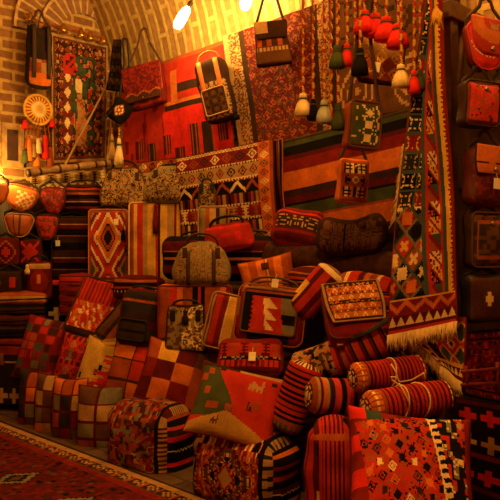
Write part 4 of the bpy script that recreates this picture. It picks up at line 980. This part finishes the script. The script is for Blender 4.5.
# ================================================================ MID PILE
bag('saddlebag', 'flat red banded bag with a pale tag above the camel cushion', 'bag', 251, 359, 64, 34, bands([('maroon',None,None,.6),('red','bars',['dred','maroon'],.7,12),('black','zig',['tan'],.3,14),('red','hook',['maroon','rust'],1.2,6),('dred',None,None,.6)]), y=-1.24, yaw=38, tilt=-30, dep=.12, side='dred', r=.045, tagat=(.55,.4), bulge=.02)
def kb(u, v):
    if v < .16: return 'navy' if .2 < u < .8 else 'dred'
    return 'rust' if v > .86 else 'dred'
def kpo(u, v):
    if v > .84: return 'black' if v < .92 else 'rust'
    if u < .14 + .05*((v*9) % 1): return 'black'
    x = u - .5 + .12*(v-.5)
    if 0 <= x+.1 < .04+.2*(1-((v*3.4) % 1)) and .08 < v < .8: return 'cream'
    if u > .78-.12*v: return 'grey' if abs(v-.35) > .12 else 'black'
    return 'red'
bag('handbag', 'maroon kilim handbag with a framed pocket of cream flame figure', 'bag', 271, 317, 68, 56, kb, y=-1.02, yaw=38, tilt=-16, roll=6, dep=.16, side=stripes((('maroon',.5),('dred',.4),('khaki',.5),('tan',.2),('maroon',.5)), 'v'), r=.055, pocket=kpo, pocket_rect=(.1,.16,.88,.9), handles=2, hh=.06, hcol='brown', zipper='brown', tagat=(.52,1.02), piping='rust', top='tan', bulge=.02)
bag('handbag', 'upright bag with yellow and red vertical strips left of the maroon handbag', 'bag', 226, 322, 36, 54, stripes((('tan',.4),('brown',.2),('red',.7),('dred',.7),('cream',.15),('gold',.9),('khaki',.3),('tan',.4),('dred',.3)), 'u'), y=-.98, yaw=36, roll=12, tilt=-10, dep=.13, side='dred', r=.04, piping='tan')
cushion('bright orange cushion with small dark squares behind the maroon handbag', 268, 277, 54, 38, -.8, lambda u, v: 'choc' if (abs((u*3) % 1-.5) < .22 and abs((v*2) % 1-.5) < .2 and (int(u*3)+int(v*2)) % 2 == 0) else 'gold' if abs(u*3-1.55) < .05 else 'orange' if (u*6) % 2 < 1 else 'rust', yaw=40, tilt=-12, roll=-13, th=.14, seed=14, back='orange', piping='rust')
k4 = lambda u, v: 'gold' if (.12 < v < .3 or .5 < v < .62 or .75 < v < .84) and .1 < u < .55 else 'cream' if u > .9 else ('red' if (v*7) % 1 < .6 else 'maroon')
roll('short bolster with yellow and red bars right of the orange cushion', 316, 292, 56, 32, -.86, k4, yaw=40, pitch=-48, ends=('cream','dred'), name='bolster', cat='cushion', res=110)
wv = bordered(bands([('orange','zig',['cream','tan'],1,10),('rust','dots',['cream','black'],.6,14),('orange','zig',['rust','cream'],1,9),('dbrown','diamond',['tan','orange'],.7,10)]*2), 'tan', .07, 1, 'dbrown')
fbag = bag('shoulder_bag', 'tilted shoulder bag with orange woven flap and dark base', 'bag', 355, 318, 58, 44, lambda u, v: 'maroon' if v > .3 else 'dred', y=-1.0, yaw=46, tilt=-50, roll=-5, dep=.13, side='dred', r=.045, flap=wv, flap_h=.82, piping='maroon', bulge=.025, res=130)
MW = Matrix.LocRotScale(fbag.location, fbag.rotation_euler, None).inverted()
k = MB(); k.tube([MW @ at(a,b,y=y_) for a, b, y_ in ((396,306,-1.0),(390,318,-1.05),(372,330,-1.12),(345,341,-1.17),(318,349,-1.17),(300,351,-1.1))], .017, .006, col='black', seg=8, up=(0,-1,0)); so = k.build('shoulder_strap', LEATHER, fbag)
k = MB(); k.rbox(.04, .02, .05, .008, {'all': flat('tan')}, 30, MW @ at(340,343,y=-1.185)); k.build('buckle', METAL, so)
roll('thick brown rolled rug with floral band in front of the orange flap bag', 330, 360, 74, 36, -1.13, lambda u, v: stripes((('red',.5),('maroon',.3),('rust',.3)), 'u', 4)(u, v) if u > .55 else ('tan' if vnoise(u*24, v*30, 3) > .6 else 'black' if vnoise(u*22, v*28, 6) > .55 else 'orange' if vnoise(u*20, v*22, 8) > .6 else 'brown'), yaw=36, pitch=-20, ends=('cream','red','maroon'), res=120)
roll('red striped rolled kilim right of the floral rolled rug', 368, 346, 44, 34, -1.05, stripes((('red',.6),('maroon',.4),('black',.3),('rust',.3)), 'u', 4), yaw=36, pitch=-26, ends=('maroon','red'), name='rolled_kilim', cat='kilim', res=110)
parcel('folded_kilim', 'folded red and cream striped kilim behind the orange flap bag', 'kilim', 371, 288, 62, 20, {'all': stripes((('rust',.6),('cream',.3),('red',.8),('maroon',.5),('orange',.4)), 'u', 2)}, y=-.64, yaw=20, roll=10, dep=.2, r=.04, folds=1)
parcel('folded_kilim', 'folded maroon kilim with pale stripes behind the yellow barred bolster', 'kilim', 318, 280, 50, 18, {'all': stripes((('maroon',1),('tan',.2),('red',.5),('dbrown',.6),('rust',.3)), 'v', 1)}, y=-.7, yaw=20, roll=4, dep=.26, r=.04, folds=1)
parcel('folded_kilim', 'folded red kilim lying under the orange flap bag at right', 'kilim', 392, 318, 40, 40, {'all': stripes((('dred',1),('red',.4),('black',.6),('maroon',.8)), 'v', 2)}, y=-.74, yaw=24, roll=6, dep=.22, r=.05, folds=2)
parcel('folded_rug', 'brown knotted rug with pale fringe bunched under the runner', 'rug', 415, 348, 58, 46, {'all': persian('dbrown', ['brown','tan','choc'], 'brown', ['choc','tan','brown','dbrown'], 3, .12, 12)}, y=-.78, yaw=18, roll=18, dep=.24, r=.06, fringe='tan', folds=1)
roll('long black bolster lying across the back of the pile', 338, 263, 150, 31, -.52, lambda u, v: 'choc' if hsh(int(u*50), int(v*20), 1) < .7 else 'dbrown', yaw=12, pitch=5, ends=('black','char'), name='bolster', cat='cushion', res=60)
k9 = lambda u, v: 'dred' if .25 < u < .36 else ('tan' if motif('diamond', (v*14) % 1, (u*12) % 1) and .4 < u < .72 else 'dbrown' if .38 < u < .74 else 'red' if .76 < u < .84 else 'maroon')
bag('duffel_bag', 'red and dark banded duffel lying on the long black bolster', 'bag', 299, 231, 50, 38, lambda u, v: k9(v, u), y=-.52, yaw=30, roll=10, tilt=-20, dep=.22, side='dred', r=.08, bulge=.03)
bag('duffel_bag', 'fuzzy brown barrel bag lying on the long black bolster', 'bag', 352, 234, 68, 40, lambda u, v: 'black' if abs(u-.42) < .012 else 'brown' if hsh(int(u*90), int(v*60), 3) < .55 else 'dbrown', shape='saddle', res=170, y=-.56, yaw=32, roll=4, dep=.24, side='dbrown', r=.09, bulge=.025)
# chest at the far left
ct = thing('chest', 'dark chest with red top band and brass clasp at the far left', 'chest', Vector((-5.95,-1.36,.005)), (0,0,R(35)))
k = MB(); k.rbox(.46, .36, .52, .02, {'front': lambda u, v: 'dred' if v > .84 else 'tan' if .72 < v < .74 and (u*30) % 1 < .7 else 'tan' if motif('cross', (u*4) % 1, v*3) and v < .3 else 'black', 'all': flat('black')}, 70, (0,0,.31)); k.build('box', WOOD, ct)
k = MB(); k.rbox(.48, .38, .05, .015, {'all': flat('dred')}, 20, (0,0,.6)); k.build('lid', WOOD, ct)
k = MB(); k.rbox(.03, .02, .1, .006, {'all': flat('gold')}, 30, (.06,-.19,.45)); k.build('clasp', METAL, ct)

# ================================================================ CAMERA AND RENDER
cd = bpy.data.cameras.new('camera'); co = bpy.data.objects.new('camera', cd); COL.objects.link(co)
co.location = CAM; co.rotation_euler = (R(90), 0, R(45)); cd.sensor_width = 36; cd.lens = 36*F/500; cd.clip_start = .05
SC.camera = co
w = bpy.data.worlds.new('world'); SC.world = w; w.use_nodes = True
w.node_tree.nodes['Background'].inputs[0].default_value = (.02,.008,.003,1); w.node_tree.nodes['Background'].inputs[1].default_value = 1
SC.view_settings.view_transform = 'Standard'; SC.view_settings.look = 'None'; SC.view_settings.gamma = 1; SC.view_settings.use_curve_mapping = False
SC.view_settings.exposure = EXPO
for l in LOG: print('LOG', l)
